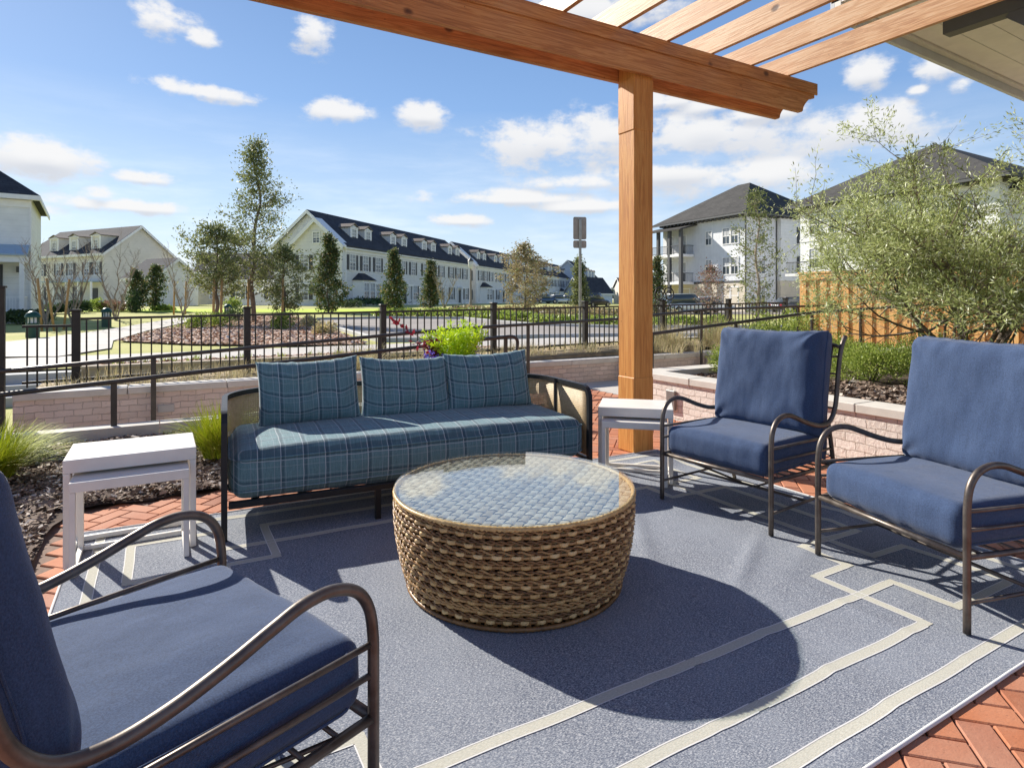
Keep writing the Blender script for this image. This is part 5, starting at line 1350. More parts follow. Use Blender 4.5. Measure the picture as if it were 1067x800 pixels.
# lime ornamental grasses beside the sofa
GG = 'lime green ornamental grasses in the mulch bed'
for i, (loc, n, h, sp, lb_) in enumerate((((-1.02, 5.35, .02), 1300, .46, .5, 'largest lime green grass tuft in the mulch bed at the left edge'), ((.42, 5.25, .02), 900, .50, .36, 'lime green grass tuft between the nesting tables and the sofa'), ((-1.75, 4.55, .02), 900, .42, .5, 'lime green grass tuft partly hidden by the front left armchair'), ((-1.7, 5.9, .02), 700, .42, .45, 'lime green grass tuft beneath the perforated screen'))):
    mb = MB(); rnd = random.Random(50 + i); blades(mb, n, .13, h, sp, .009, rnd, 0, .85, 6); o = mb.build('ornamental_grass', M['limegrass']); o.location = loc; tag(o, lb_, 'grass clump', GG)
# grasses and small shrubs in the bark island
for i, (bx, by, r, h, mt, lb_) in enumerate(((203, 344, .75, .75, 'shrub', 'bright green shrub at the left of the bark bed'), (228, 342, .8, .8, 'shrub', 'second bright green shrub in the bark bed, left of a fence post'), (296, 345, .6, .85, 'shrub', 'bright green shrub in the bark bed, right of a fence post'), (322, 342, .5, .55, 'drygrass', 'pale spiky shrub at the right of the bark bed'), (341, 350, .55, .5, 'drygrass', 'pale spiky shrub nearest the road in the bark bed'), (246, 335, .7, .8, 'darkshrub', 'dark green shrub behind the fence post in the bark bed'))):
    x, y = ground_at(bx, by); shrub('shrub', (x, y, tz(x, y)), lb_, 'shrub', 'shrubs in the bark bed', r, r, h, M[mt], 1100, .10, 200 + i, 8)
chips('bark_mulch', M['barkchip'], [(min(p[0] for p in ISLAND), min(p[1] for p in ISLAND), max(p[0] for p in ISLAND), max(p[1] for p in ISLAND))], 42000, lambda x, y: tz(x, y) + .06, (.03, .085), 4, ISLAND)
chips('bark_mulch', M['barkchip'], [(-.9, 13.28, 7.3, 13.7)], 2500, lambda x, y: tz(x, y) + .04, (.03, .07), 14)
rnd = random.Random(31); mb = MB()
for _ in range(45):
    x = rnd.uniform(-.8, 6.5); blades(mb, 10, .05, .16, .1, .02, rnd, 0, .5, 2, (x, rnd.uniform(13.3, 13.65), tz(x, 13.5) + .03))
tag(mb.build('ground_cover', M['shrub']), kind='stuff')
# low hedges along the far kerb and before the houses
def hedge_row(name, pts, w, h, mat, n, ls, label, group, seed):
    rnd = random.Random(seed); e = empty(name, (pts[0][0], pts[0][1], 0), 0, label, 'hedge', group); mb = MB()
    tot = sum(math.hypot(b[0] - a[0], b[1] - a[1]) for a, b in zip(pts[:-1], pts[1:]))
    for a, b in zip(pts[:-1], pts[1:]):
        l = math.hypot(b[0] - a[0], b[1] - a[1])
        for _ in range(int(n * l / tot)):
            t = rnd.random(); x, y = a[0] + (b[0] - a[0]) * t, a[1] + (b[1] - a[1]) * t
            s = rnd.uniform(-1, 1); x += -(b[1] - a[1]) / l * s * w / 2; y += (b[0] - a[0]) / l * s * w / 2
            hh = h * (.75 + .35 * noise.noise(Vector((x * .9, y * .9, 2)))) * math.sqrt(max(.05, 1 - s * s * .8)); z = tz(x, y) + hh * rnd.random() ** .4
            leaf(mb, Vector((x - pts[0][0], y - pts[0][1], z)), Vector((rnd.gauss(0, 1), rnd.gauss(0, 1), rnd.gauss(.6, .8))), ls * rnd.uniform(.6, 1.3), ls * .6, 0, rnd)
    mb.build('foliage', mat, e)
hedge_row('hedge', [G(395, 330.0), G(483, 330.6), G(552, 335)], 2.2, .55, M['shrub'], 5200, .20, 'low yellow green hedge along the far kerb of the road, left half', 'low hedges along the road', 5)
hedge_row('hedge', [G(556, 336), G(655, 339), G(760, 339)], 1.8, .45, M['shrub'], 4200, .18, 'low yellow green hedge along the far kerb behind the sign pole', 'low hedges along the road', 6)
hedge_row('hedge', [G(470, 326), G(560, 327), G(700, 329)], 2.5, .5, M['rust'], 4200, .22, 'low reddish hedge behind the yellow green one beyond the road', 'low hedges along the road', 7)
hedge_row('hedge', [at(366, 57.5), at(440, 80), at(520, 112)], 1.6, .9, M['darkshrub'], 5200, .34, 'dark green hedge at the foot of the townhouse row', 'hedges before the houses', 8)
hedge_row('hedge', [at(10, 29), at(48, 30.5)], 1.4, .85, M['darkshrub'], 2600, .16, 'dark hedge under the white porch railing at the far left', 'hedges before the houses', 9)
hedge_row('hedge', [at(50, 40), at(92, 42)], 1.4, .9, M['darkshrub'], 2200, .2, 'dark hedge behind the leftmost bare trees', 'hedges before the houses', 10)
for i, (bx, d, r, h, mt, lb_) in enumerate(((103, 44, .85, 1.0, 'shrub', 'round yellow green bush left of the grey house door'), (115, 44, 1.0, .85, 'pinkshrub', 'pinkish bush in front of the grey house door'), (126, 44, .9, .8, 'pinkshrub', 'second pinkish bush, right of the third bare tree'), (139, 43, .6, 1.5, 'darkshrub', 'small dark conical bush before the cream wing window'), (172, 45, .9, .5, 'shrub', 'low green bush at the right of the small magnolias'), (240, 50, .9, 1.0, 'shrub', 'green bush behind the tallest tree trunk'), (366, 52, 1.0, .7, 'darkshrub', 'dark bush below the bay window of the townhouse'))):
    shrub('bush', ground3(bx, d), lb_, 'bush', 'bushes before the houses', r, r, h, M[mt], 900, .16, 300 + i, 7)
# distant tree line, low on the horizon
hedge_row('distant_trees', [at(-60, 190), at(200, 200), at(420, 230), at(640, 330), at(700, 340), at(900, 300)], 14, 8, M['darkshrub'], 14000, 2.0, 'far low line of dark trees behind the houses', None, 15)

# ------------------------------------------------------------------ buildings
WIN = {}
def window_mesh(w, h, cols=2, rows=4):
    key = (w, h, cols, rows)
    if key in WIN: return WIN[key]
    mb = MB(); t = .09
    mb.box((-w / 2 - t, -.07, -t), (w / 2 + t, .0, 0)); mb.box((-w / 2 - t, -.07, h), (w / 2 + t, .0, h + t * 1.3))
    mb.box((-w / 2 - t, -.068, 0), (-w / 2, .0, h)); mb.box((w / 2, -.068, 0), (w / 2 + t, .0, h))
    mb.box((-w / 2, -.05, h / 2 - .035), (w / 2, .0, h / 2 + .035))
    for c in range(1, cols): x = -w / 2 + w * c / cols; mb.box((x - .022, -.042, 0), (x + .022, .0, h))
    for r in range(1, rows):
        if r * 2 != rows: z = h * r / rows; mb.box((-w / 2, -.040, z - .018), (w / 2, .0, z + .018))
    mb.add([(-w / 2, -.02, 0), (w / 2, -.02, 0), (w / 2, -.02, h), (-w / 2, -.02, h)], [(0, 1, 2, 3)], 1)
    mb.box((-w / 2 + .03, -.024, h * .52), (w / 2 - .03, -.022, h * .98), 2)
    me = mb.build('window', [M['whitetrim'], M['glassdark'], simple('pale_blind', (.42, .43, .44), .7)]); WIN[key] = me.data; bpy.data.objects.remove(me); return WIN[key]
def put_window(e, x, z, w=.95, h=1.55, y=0.0, rz=0.0, shutters=False, cols=2, rows=4, name='window'):
    o = bpy.data.objects.new(name, window_mesh(w, h, cols, rows)); col.objects.link(o); o.location = (x, y - .002, z); o.rotation_euler = (0, 0, rz); adopt(o, e)
    if shutters:
        for s in (-1, 1):
            k = ('sh', w, h)
            if k not in WIN:
                mb = MB(); mb.box((-.2, -.045, 0), (.2, -.004, h)); 
                for q in range(12): mb.box((-.15, -.052, h * (q + .3) / 12), (.15, -.046, h * (q + .8) / 12))
                t = mb.build('shutter', M['shutter']); WIN[k] = t.data; bpy.data.objects.remove(t)
            c = bpy.data.objects.new('shutter', WIN[k]); col.objects.link(c); d = s * (w / 2 + .32); c.location = (x + d * cos(rz), y - .003 + d * sin(rz), z); c.rotation_euler = (0, 0, rz); adopt(c, e)
    return o
def gable_roof(mb, x0, x1, y0, y1, ze, zr, ov=.35, th=.18):
    """ridge along x"""
    ym = (y0 + y1) / 2; sl = (zr - ze) / (ym - y0)
    a = [(y0 - ov, ze - ov * sl), (ym, zr), (y1 + ov, ze - ov * sl)]
    for (p, q) in ((a[0], a[1]), (a[1], a[2])):
        vs = [(x, yy, zz + dz) for dz in (0, th) for x in (x0 - ov, x1 + ov) for (yy, zz) in (p, q)]
        mb.add(vs, [(0, 1, 3, 2), (4, 6, 7, 5), (0, 2, 6, 4), (1, 5, 7, 3), (0, 4, 5, 1), (2, 3, 7, 6)])
def gable_roof_y(mb, x0, x1, y0, y1, ze, zr, ov=.35, th=.18, ovb=0.0):
    xm = (x0 + x1) / 2; sl = (zr - ze) / (xm - x0)
    a = [(x0 - ov, ze - ov * sl), (xm, zr), (x1 + ov, ze - ov * sl)]
    for (p, q) in ((a[0], a[1]), (a[1], a[2])):
        vs = [(xx, y, zz + dz) for dz in (0, th) for y in (y0 - ov, y1 + ovb) for (xx, zz) in (p, q)]
        mb.add(vs, [(0, 2, 3, 1), (4, 5, 7, 6), (0, 4, 6, 2), (1, 3, 7, 5), (0, 1, 5, 4), (2, 6, 7, 3)])
def gable_wall(mb, x0, x1, y0, y1, z0, ze, zr, along='x'):
    """box with gable ends; ridge along x or y"""
    if along == 'x':
        ym = (y0 + y1) / 2
        vs = [(x, y, z) for x in (x0, x1) for (y, z) in ((y0, z0), (y1, z0), (y1, ze), (ym, zr), (y0, ze))]
    else:
        xm = (x0 + x1) / 2
        vs = [(x, y, z) for y in (y0, y1) for (x, z) in ((x0, z0), (x1, z0), (x1, ze), (xm, zr), (x0, ze))]
    mb.add(vs, [(0, 1, 2, 3, 4), (9, 8, 7, 6, 5), (0, 5, 6, 1), (1, 6, 7, 2), (2, 7, 8, 3), (3, 8, 9, 4), (4, 9, 5, 0)])
def dormer(e, x, y, z, w=1.35, h=1.75, depth=3.2, wallm='sid_tan', roofm='roofbrown'):
    mb = MB(); gable_wall(mb, -w / 2, w / 2, 0, depth, -.9, h - .25, h + .02, 'y'); d = mb.build('dormer', M[wallm], e); d.location = (x, y, z)
    mb = MB(); gable_roof_y(mb, -w / 2, w / 2, 0, depth, h - .25, h + .08, .16, .09); r = mb.build('roof', M[roofm], d)
    mb = MB(); mb.box((-w / 2 - .02, -.06, -.6), (-w / 2 + .28, -.002, h - .3)); mb.box((w / 2 - .28, -.06, -.6), (w / 2 + .02, -.002, h - .3)); mb.box((-w / 2 - .1, -.1, h - .36), (w / 2 + .1, -.002, h - .24)); mb.build('trim', M['whitetrim'], d)
    o = bpy.data.objects.new('window', window_mesh(.74, 1.3, 2, 4)); col.objects.link(o); o.location = (0, -.004, -.06); adopt(o, d)
def townhouse(label, L, units, D=8.4, wing=True):
    e = empty('townhouse_row', (0, 0, 0), 0, label, 'townhouses', 'townhouse rows along the road'); he, hr = 6.0, 9.4
    mb = MB(); gable_wall(mb, 0, L, 0, D, -.5, he, hr - .05); mb.build('wall', M['sid_tan'], e)
    mb = MB(); gable_roof(mb, 0, L, 0, D, he + .02, hr, .38, .16); mb.build('roof', M['roofdark'], e)
    mb = MB(); mb.box((-.35, -.36, he - .42), (L + .35, -.30, he - .12)); mb.box((-.35, -.30, he - .44), (L + .35, -.001, he - .36)); mb.box((-.05, -.09, he - .75), (L + .05, -.001, he - .46))
    sl = (hr - he) / (D / 2)
    for (a, b) in (((-.38, he - .38 * sl), (D / 2, hr)), ((D / 2, hr), (D + .38, he - .38 * sl))):
        for xx in (-.43, L + .385):
            vs = [(x, yy, zz + dz) for dz in (-.24, .14) for x in (xx, xx + .045) for (yy, zz) in (a, b)]
            mb.add(vs, [(0, 1, 3, 2), (4, 6, 7, 5), (0, 2, 6, 4), (1, 5, 7, 3), (0, 4, 5, 1), (2, 3, 7, 6)])
    mb.box((-.03, -.03, -.5), (.16, -.001, he - .75)); mb.box((L - .16, -.03, -.5), (L + .03, -.001, he - .75)); mb.box((0, -.12, -.5), (L, -.001, .15)); mb.build('trim', M['whitetrim'], e)
    for u in range(units):
        b = u * 8.1
        for dx in (3.1, 5.8): dormer(e, b + dx, 1.05, he + .55)
        for dx in (1.2, 3.6, 6.1): put_window(e, b + dx, 3.55, .95, 1.5, 0, 0, True)
        if u % 2 == 0:
            # bay window
            y0 = -.9; mb = MB(); mb.prism([(b + 1.3, -.002), (b + 1.75, y0), (b + 4.05, y0), (b + 4.5, -.002)], -.4, 2.55); bay = mb.build('bay_window', M['whitetrim'], e)
            mb = MB(); mb.add([(b + 1.1, 0, 2.55), (b + 1.65, y0 - .2, 2.55), (b + 4.15, y0 - .2, 2.55), (b + 4.7, 0, 2.55), (b + 2.3, -.01, 3.3), (b + 3.5, -.01, 3.3)], [(0, 1, 4), (1, 2, 5, 4), (2, 3, 5), (0, 3, 2, 1), (0, 4, 5, 3)]); mb.build('roof', M['roofdark'], bay)
            for dx in (2.3, 3.5): put_window(bay, b + dx, .65, .85, 1.6, y0)
            put_window(e, b + 6.2, .65, .95, 1.6, 0, 0, True)
        else:
            put_window(e, b + 1.4, .65, .95, 1.6, 0, 0, True); put_window(e, b + 6.6, .65, .95, 1.6, 0, 0, True)
        dxx = 5.0 if u % 2 == 0 else 4.0
        mb = MB(); mb.box((b + dxx - .46, -.06, -.3), (b + dxx + .46, -.002, 1.95)); dr = mb.build('door', M['shutter'], e)
        mb = MB(); mb.box((b + dxx - .75, -.8, 2.15), (b + dxx + .75, -.002, 2.4)); mb.box((b + dxx - .7, -.14, -.3), (b + dxx - .48, -.004, 2.14)); mb.box((b + dxx + .48, -.14, -.3), (b + dxx + .7, -.004, 2.14))
        for sx in (-.62, .62): mb.box((b + dxx + sx - .07, -.76, -.4), (b + dxx + sx + .07, -.62, 2.15))
        mb.build('portico', M['whitetrim'], e)
    # front wing gable on the end wall
    if wing:
        yw = 5.75; mb = MB(); z1 = he - .02; zr = 8.45
        vs = [(x, y, z) for x in (-.62, .3) for (y, z) in ((.0, -.5), (yw, -.5), (yw, z1), (yw / 2, zr), (.0, z1))]
        mb.add(vs, [(0, 1, 2, 3, 4), (9, 8, 7, 6, 5), (0, 5, 6, 1), (1, 6, 7, 2), (2, 7, 8, 3), (3, 8, 9, 4), (4, 9, 5, 0)]); wg = mb.build('wing_wall', M['sid_tan'], e)
        mb = MB(); s2 = (zr - z1) / (yw / 2)
        for (a, b) in (((-.36, z1 - .36 * s2), (yw / 2, zr)), ((yw / 2, zr), (yw + .36, z1 - .36 * s2))):
            vs = [(x, yy, zz + dz) for dz in (.01, .2) for x in (-1.0, .25) for (yy, zz) in (a, b)]
            mb.add(vs, [(0, 1, 3, 2), (4, 6, 7, 5), (0, 2, 6, 4), (1, 5, 7, 3), (0, 4, 5, 1), (2, 3, 7, 6)])
            vs = [(x, yy, zz + dz) for dz in (-.24, .21) for x in (-1.05, -1.002) for (yy, zz) in (a, b)]
            mb.add(vs, [(0, 1, 3, 2), (4, 6, 7, 5), (0, 2, 6, 4), (1, 5, 7, 3), (0, 4, 5, 1), (2, 3, 7, 6)])
        mb.build('trim', M['whitetrim'], wg)
        def endwin(y, z, w, h, sh):
            o = put_window(e, 0, z, w, h, 0, 0, False); o.location = (-.624, y, z); o.rotation_euler = (0, 0, -PI / 2)
            if sh:
                for s in (-1, 1):
                    c = bpy.data.objects.new('shutter', WIN[('sh', .95, 1.5)]); col.objects.link(c); c.location = (-.626, y + s * (w / 2 + .32), z); c.rotation_euler = (0, 0, -PI / 2); adopt(c, e)
        endwin(yw / 2, 6.2, .7, 1.0, False); endwin(1.5, 3.5, .95, 1.5, True); endwin(4.3, 3.5, .95, 1.5, True); endwin(1.5, .6, .95, 1.5, True); endwin(4.3, .6, .95, 1.5, True)
    return e
t0 = townhouse('nearest grey townhouse row with gabled end wall, bay window and paired dormers', 32.4, 4)
p0 = (-16.26, 59.5); dr_ = (.309, .951); rzT = math.atan2(*reversed(plan(*dr_)))
def along(t, o=0.0): return plan(p0[0] + dr_[0] * t - .951 * o, p0[1] + dr_[1] * t + .309 * o)
x, y = along(0); t0.location = (x, y, .62); t0.rotation_euler = (0, 0, rzT)
for k, lb_ in ((1, 'second grey townhouse row along the road, its first gable showing behind the street lamp'), (2, 'third grey townhouse row, starting behind the rust coloured tree'), (3, 'farthest grey townhouse row, small, just left of the sign pole')):
    c = copy_tree(t0); x, y = along(34.9 * k, -.2 * k); c.location = (x, y, .60); c.rotation_euler = (0, 0, rzT); c['label'] = lb_

def simple_house(name, loc, rz, L, D, he, hr, wall, roof, label, cat, windows, dorm=(), group=None, trim=True):
    e = empty(name, loc, rz, label, cat, group)
    mb = MB(); gable_wall(mb, 0, L, 0, D, -.6, he, hr - .05); mb.build('wall', M[wall], e)
    mb = MB(); gable_roof(mb, 0, L, 0, D, he + .02, hr, .35, .15); mb.build('roof', M[roof], e)
    mb = MB(); sl = (hr - he) / (D / 2)
    for (a, b) in (((-.35, he - .35 * sl), (D / 2, hr)), ((D / 2, hr), (D + .35, he - .35 * sl))):
        for xx in (-.40, L + .355):
            vs = [(x, yy, zz + dz) for dz in (-.2, .13) for x in (xx, xx + .045) for (yy, zz) in (a, b)]
            mb.add(vs, [(0, 1, 3, 2), (4, 6, 7, 5), (0, 2, 6, 4), (1, 5, 7, 3), (0, 4, 5, 1), (2, 3, 7, 6)])
    mb.box((-.3, -.36, he - .40), (L + .3, -.30, he - .1)); mb.build('trim', M['whitetrim'], e)
    for (x, z, w, h, sh) in windows: put_window(e, x, z, w, h, 0, 0, sh)
    for (x, w) in dorm: dormer(e, x, .55, he + .35, w, 2.1, 3.6, wall, 'roofbrown')
    return e
def rz_of(lat, dep): w = plan(lat, dep); return math.atan2(w[1], w[0])
# grey house left of centre: facade recedes to the left, gable end faces right
P = at(108, 72); dl = (-.90, .436); rzh = rz_of(.90, -.436); L_ = 17; o_ = (P[0] + plan(dl[0] * L_, dl[1] * L_)[0], P[1] + plan(dl[0] * L_, dl[1] * L_)[1], .6)
gh = simple_house('grey_house', o_, rzh, L_, 8.8, 6.2, 9.7, 'sid_cream', 'roofdark', 'grey townhouse with three gabled dormers and a plain gable end, left of the oaks', 'house',
    [(L_ - 1.3, 3.6, .9, 1.5, True), (L_ - 3.3, 3.6, .9, 1.5, True), (L_ - 6.6, 3.6, .9, 1.5, True), (L_ - 9.2, 3.6, .9, 1.5, True), (L_ - 13, 3.6, .9, 1.5, True), (L_ - 5.2, .6, .95, 1.6, True), (L_ - 9.0, .6, .95, 1.6, True), (L_ - 13.0, .6, .95, 1.6, True)], [(L_ - 2.4, 1.9), (L_ - 6.9, 1.9), (L_ - 11.2, 1.9)])
mb = MB(); mb.box((L_ - 2.1, -.07, -.3), (L_ - 1.1, -.002, 2.0)); mb.build('door', M['shutter'], gh)
mb = MB(); mb.box((L_ - 10, -1.6, 2.7), (L_ + .2, -.002, 2.85)); mb.build('porch_roof', M['metalroof'], gh)
for k in range(5):
    mb = MB(); mb.box((L_ - 10 + k * 2.5, -1.55, -.6), (L_ - 9.82 + k * 2.5, -1.37, 2.7)); mb.build('porch_column', M['whitetrim'], gh)
mb = MB(); mb.box((L_ - 10, -1.6, -.6), (L_ + .2, -.002, -.05)); mb.build('porch_floor', M['kerb'], gh)
# one storey cream wing
P = at(160, 60); L2 = 4.4; dl = (-.90, .436); ox_, oy_ = plan(dl[0] * L2, dl[1] * L2)
simple_house('cream_garage_wing', (P[0] + ox_, P[1] + oy_, .6), rz_of(.90, -.436), L2, 4.9, 2.9, 4.75, 'sid_white', 'roofdark', 'one storey cream wing with dark blue roof and gable behind the small magnolias', 'house', [(1.6, .9, .8, 1.4, False), (3.0, .9, .8, 1.4, False)])
P = at(205, 78); simple_house('tan_house', (P[0], P[1], .6), rz_of(.97, .24), 15, 8, 4.2, 6.8, 'beige', 'roofbrown', 'low tan house with brown roof half hidden behind the rounded oak', 'house', [(2, .8, .9, 1.4, False), (5, .8, .9, 1.4, True), (9, .8, .9, 1.4, True), (12, .8, .9, 1.4, True)])
P = at(234, 66); simple_house('white_cottage', (P[0], P[1], .6), rz_of(.97, .24), 7.5, 6, 2.9, 4.6, 'sid_white', 'roofgrey', 'low white cottage wall with dark shuttered window behind the tallest oak', 'house', [(1.6, .7, .9, 1.4, True), (5.0, .7, .9, 1.4, True)])
# far blue houses beyond the row
P = at(612, 150); simple_house('pale_blue_house', (P[0], P[1], .3), rz_of(.309, .951), 20, 10, 6.0, 10.6, 'sid_blue', 'roofdark', 'small distant pale blue house with dormers, right of the sign pole', 'house', [(3, 3.6, 1.2, 1.6, True), (7, 3.6, 1.2, 1.6, True), (11, 3.6, 1.2, 1.6, True), (3, .6, 1.2, 1.7, True), (7, .6, 1.2, 1.7, True)], [(4, 2.2), (8, 2.2), (12, 2.2)])
P = at(609, 138); simple_house('distant_wing', (P[0], P[1], .3), rz_of(.80, .60), 9, 7, 2.4, 6.0, 'sid_blue', 'roofdark', 'low distant blue wing with sloping dark roof left of the pale blue house', 'house', [])
P = at(648, 175); simple_house('white_distant_house', (P[0], P[1], .3), rz_of(1, .1), 14, 9, 4.6, 7.2, 'sid_cream', 'roofgrey', 'tiny pale house on the horizon beside the timber post', 'house', [(3, 2.8, 1.2, 1.4, False), (7, 2.8, 1.2, 1.4, False)])

# white porch house at the left edge
def porch_house():
    ax = (.82, .57); P = at(31, 32); Lh = 9.0; ox, oy = plan(-ax[0] * Lh, -ax[1] * Lh); e = empty('porch_house', (P[0] + ox, P[1] + oy, .55), rz_of(*ax), 'white two storey house with blue metal porch roof at the far left', 'house')
    he = 6.1; D = 9
    mb = MB(); mb.box((0, 0, -.6), (Lh, D, he)); mb.build('wall', M['sid_white'], e)
    mb = MB(); o = .45; z0 = he + .02; hx = Lh / 2; mb.add([(-o, -o, z0), (Lh + o, -o, z0), (Lh + o, D + o, z0), (-o, D + o, z0), (hx, D / 2, z0 + 3.9)], [(0, 1, 4), (1, 2, 4), (2, 3, 4), (3, 0, 4), (3, 2, 1, 0)]); mb.build('roof', M['roofdark'], e)
    mb = MB(); mb.box((-o, -o, he - .22), (Lh + o, -o + .05, he + .015)); mb.box((Lh + o - .05, -o + .052, he - .22), (Lh + o, D + o, he + .015)); mb.box((-o + .05, -o + .05, he - .2), (Lh + o - .052, -.002, he - .14)); mb.box((-.02, -.06, he - .6), (Lh + .06, -.003, he - .23)); mb.box((Lh - .02, -.05, -.6), (Lh + .05, -.002, he - .6)); mb.build('trim', M['whitetrim'], e)
    put_window(e, Lh - 1.95, 3.75, .95, 1.5); put_window(e, Lh - 5, 3.75, .95, 1.5); put_window(e, Lh - 2.1, .75, .95, 1.75, 0, 0, True); put_window(e, Lh - 5, .75, .95, 1.75, 0, 0, True)
    pd_ = 1.7
    mb = MB(); mb.add([(-.3, -pd_ - .25, 2.95), (Lh + .0, -pd_ - .25, 2.95), (Lh + .0, 0, 3.55), (-.3, 0, 3.55), (-.3, -pd_ - .25, 2.88), (Lh, -pd_ - .25, 2.88), (Lh, 0, 3.4), (-.3, 0, 3.4)], [(0, 1, 2, 3), (7, 6, 5, 4), (0, 4, 5, 1), (1, 5, 6, 2), (3, 2, 6, 7), (0, 3, 7, 4)]); mb.build('porch_roof', M['metalroof'], e)
    mb = MB(); mb.box((-.2, -pd_ - .1, 2.55), (Lh - .05, -pd_ + .1, 2.875)); mb.box((Lh - .25, -pd_ + .1, 2.55), (Lh - .05, -.01, 2.875)); mb.build('porch_beam', M['whitetrim'], e)
    mb = MB(); mb.box((-.2, -pd_ - .1, -.6), (Lh - .02, -.002, -.02)); mb.build('porch_floor', M['kerb'], e)
    for x in (.2, 3.4, 6.4, Lh - .22): mb = MB(); mb.box((x - .1, -pd_ - .05, -.02), (x + .1, -pd_ + .15, 2.55)); mb.build('porch_column', M['whitetrim'], e)
    mb = MB(); mb.box((.1, -pd_ + .02, .78), (Lh - .3, -pd_ + .08, .86)); mb.box((.1, -pd_ + .02, .1), (Lh - .3, -pd_ + .08, .16))
    for k in range(75): x = .15 + k * .113; mb.box((x, -pd_ + .03, .16), (x + .04, -pd_ + .07, .78))
    mb.box((Lh - .16, -pd_ + .1, .78), (Lh - .10, -.02, .86))
    for k in range(12): y = -pd_ + .2 + k * .12; mb.box((Lh - .15, y, .0), (Lh - .11, y + .04, .78))
    mb.build('railing', M['whitetrim'], e)
    mb = MB(); mb.box((Lh - .55, -.25, 2.1), (Lh - .35, -.06, 2.4)); mb.build('wall_lantern', M['darktrim'], e)
porch_house()

def apartment(name, loc, rz, label, L, D, he, hr, wall, roof, apex, stories, balcony=None, extra=None, wins=(), RD=None):
    e = empty(name, loc, rz, label, 'apartment building')
    mb = MB(); mb.box((0, 0, -.8), (L, D, he)); mb.build('wall', M[wall], e)
    o = .95; z0 = he + .05; mb = MB(); ax0, ax1 = apex; D0 = D; D = RD or D
    mb.add([(-o, -o, z0), (L + o, -o, z0), (L + o, D + o, z0), (-o, D + o, z0), (ax0, D / 2, hr), (ax1, D / 2, hr), (-o, -o, z0 - .02), (L + o, -o, z0 - .02), (L + o, D + o, z0 - .02), (-o, D + o, z0 - .02)],
           [(0, 1, 5, 4), (1, 2, 5), (2, 3, 4, 5), (3, 0, 4), (9, 8, 7, 6)]); mb.build('roof', M[roof], e)
    mb = MB(); mb.box((-o, -o, he - .16), (L + o, -o + .08, he + .02)); mb.box((L + o - .08, -o + .082, he - .16), (L + o, D + o, he + .02))
    k = 0.4
    while k < L: mb.box((k - .07, -o + .1, he - .32), (k + .07, -.003, he - .02)); k += .62
    k = .4
    while k < D: mb.box((L + .003, k - .07, he - .32), (L + o - .1, k + .07, he - .02)); k += .62
    mb.build('eave_brackets', M['darktrim'], e)
    for (x, z, w, h, side) in wins:
        if side == 0: put_window(e, x, z, w, h, 0, 0, False, 2, 2)
        else:
            q = put_window(e, 0, z, w, h, 0, 0, False, 2, 2); q.location = (L + .003, x, z); q.rotation_euler = (0, 0, PI / 2)
    return e
# white apartments
ax = (.451, -.892); P = plan(18.1, 73); zb = .2
A1 = apartment('white_apartments', (P[0], P[1], zb), rz_of(*ax), 'white three storey apartment building with stacked balconies and hipped grey roof', 12.4, 4.6, 9.8, 14.3, 'batten', 'roofgrey', (5.7, 7.4), 3, RD=12.5,
    wins=[(7.4, 7.0, .8, 1.4, 0), (7.4, 3.9, .8, 1.4, 0), (9.9, 6.9, .9, 1.6, 0), (11.05, 6.9, .9, 1.6, 0), (9.9, 3.7, .9, 1.7, 0), (11.05, 3.7, .9, 1.7, 0), (9.9, .6, .9, 1.7, 0), (11.05, .6, .9, 1.7, 0), (7.4, .6, .8, 1.6, 0), (2.3, 3.75, 1, 1.5, 1), (2.3, .7, 1, 1.6, 1), (2.3, 6.9, 1, 1.4, 1)])
mb = MB(); mb.box((-.02, -.06, 2.75), (12.42, -.002, 3.0)); mb.box((12.402, -.05, -.8), (12.46, .12, 9.6)); mb.box((12.402, 4.45, -.8), (12.46, 4.6, 9.6)); mb.build('trim', M['darktrim'], A1)
mb = MB(); mb.box((-.01, -.05, -.8), (12.41, -.002, 2.74)); mb.build('base_cladding', M['beige'], A1)
for fl in (3.0, 6.1):
    mb = MB(); mb.box((-.6, -2.0, fl - .28), (5.2, -.062, fl)); mb.build('balcony', M['whitetrim'], A1)
    mb = MB(); mb.box((-.55, -1.96, fl + .95), (5.15, -1.9, fl + 1.02)); mb.box((-.55, -1.96, fl + .12), (5.15, -1.9, fl + .18))
    for k in range(44): mb.box((-.5 + k * .13, -1.945, fl + .18), (-.475 + k * .13, -1.92, fl + .95))
    mb.box((5.1, -1.9, fl + .95), (5.16, -.07, fl + 1.02))
    for k in range(13): mb.box((5.12, -1.85 + k * .14, fl), (5.145, -1.825 + k * .14, fl + .95))
    mb.build('balcony_railing', M['darktrim'], A1)
    for xx in (1.2, 3.4): put_window(A1, xx, fl + .1, 1.0, 2.1, -.0, 0, False, 2, 2, 'balcony_door')
for xx in (-.5, 1.35, 3.25, 5.1):
    mb = MB(); mb.box((xx - .17, -2.02, -.8), (xx + .17, -1.70, 8.9)); mb.build('balcony_post', M['darktrim'], A1)
mb = MB(); mb.add([(-1.1, -2.5, 8.85), (5.7, -2.5, 8.85), (5.7, -.01, 9.5), (-1.1, -.01, 9.5), (-1.1, -2.5, 8.7), (5.7, -2.5, 8.7), (5.7, -.01, 9.3), (-1.1, -.01, 9.3)], [(0, 1, 2, 3), (7, 6, 5, 4), (0, 4, 5, 1), (1, 5, 6, 2), (3, 2, 6, 7), (0, 3, 7, 4)]); mb.build('balcony_roof', M['roofgrey'], A1)
put_window(A1, 1.2, .5, 1.0, 1.7, 0); put_window(A1, 3.6, .5, 1.8, 1.7, 0, 0, False, 4, 2)
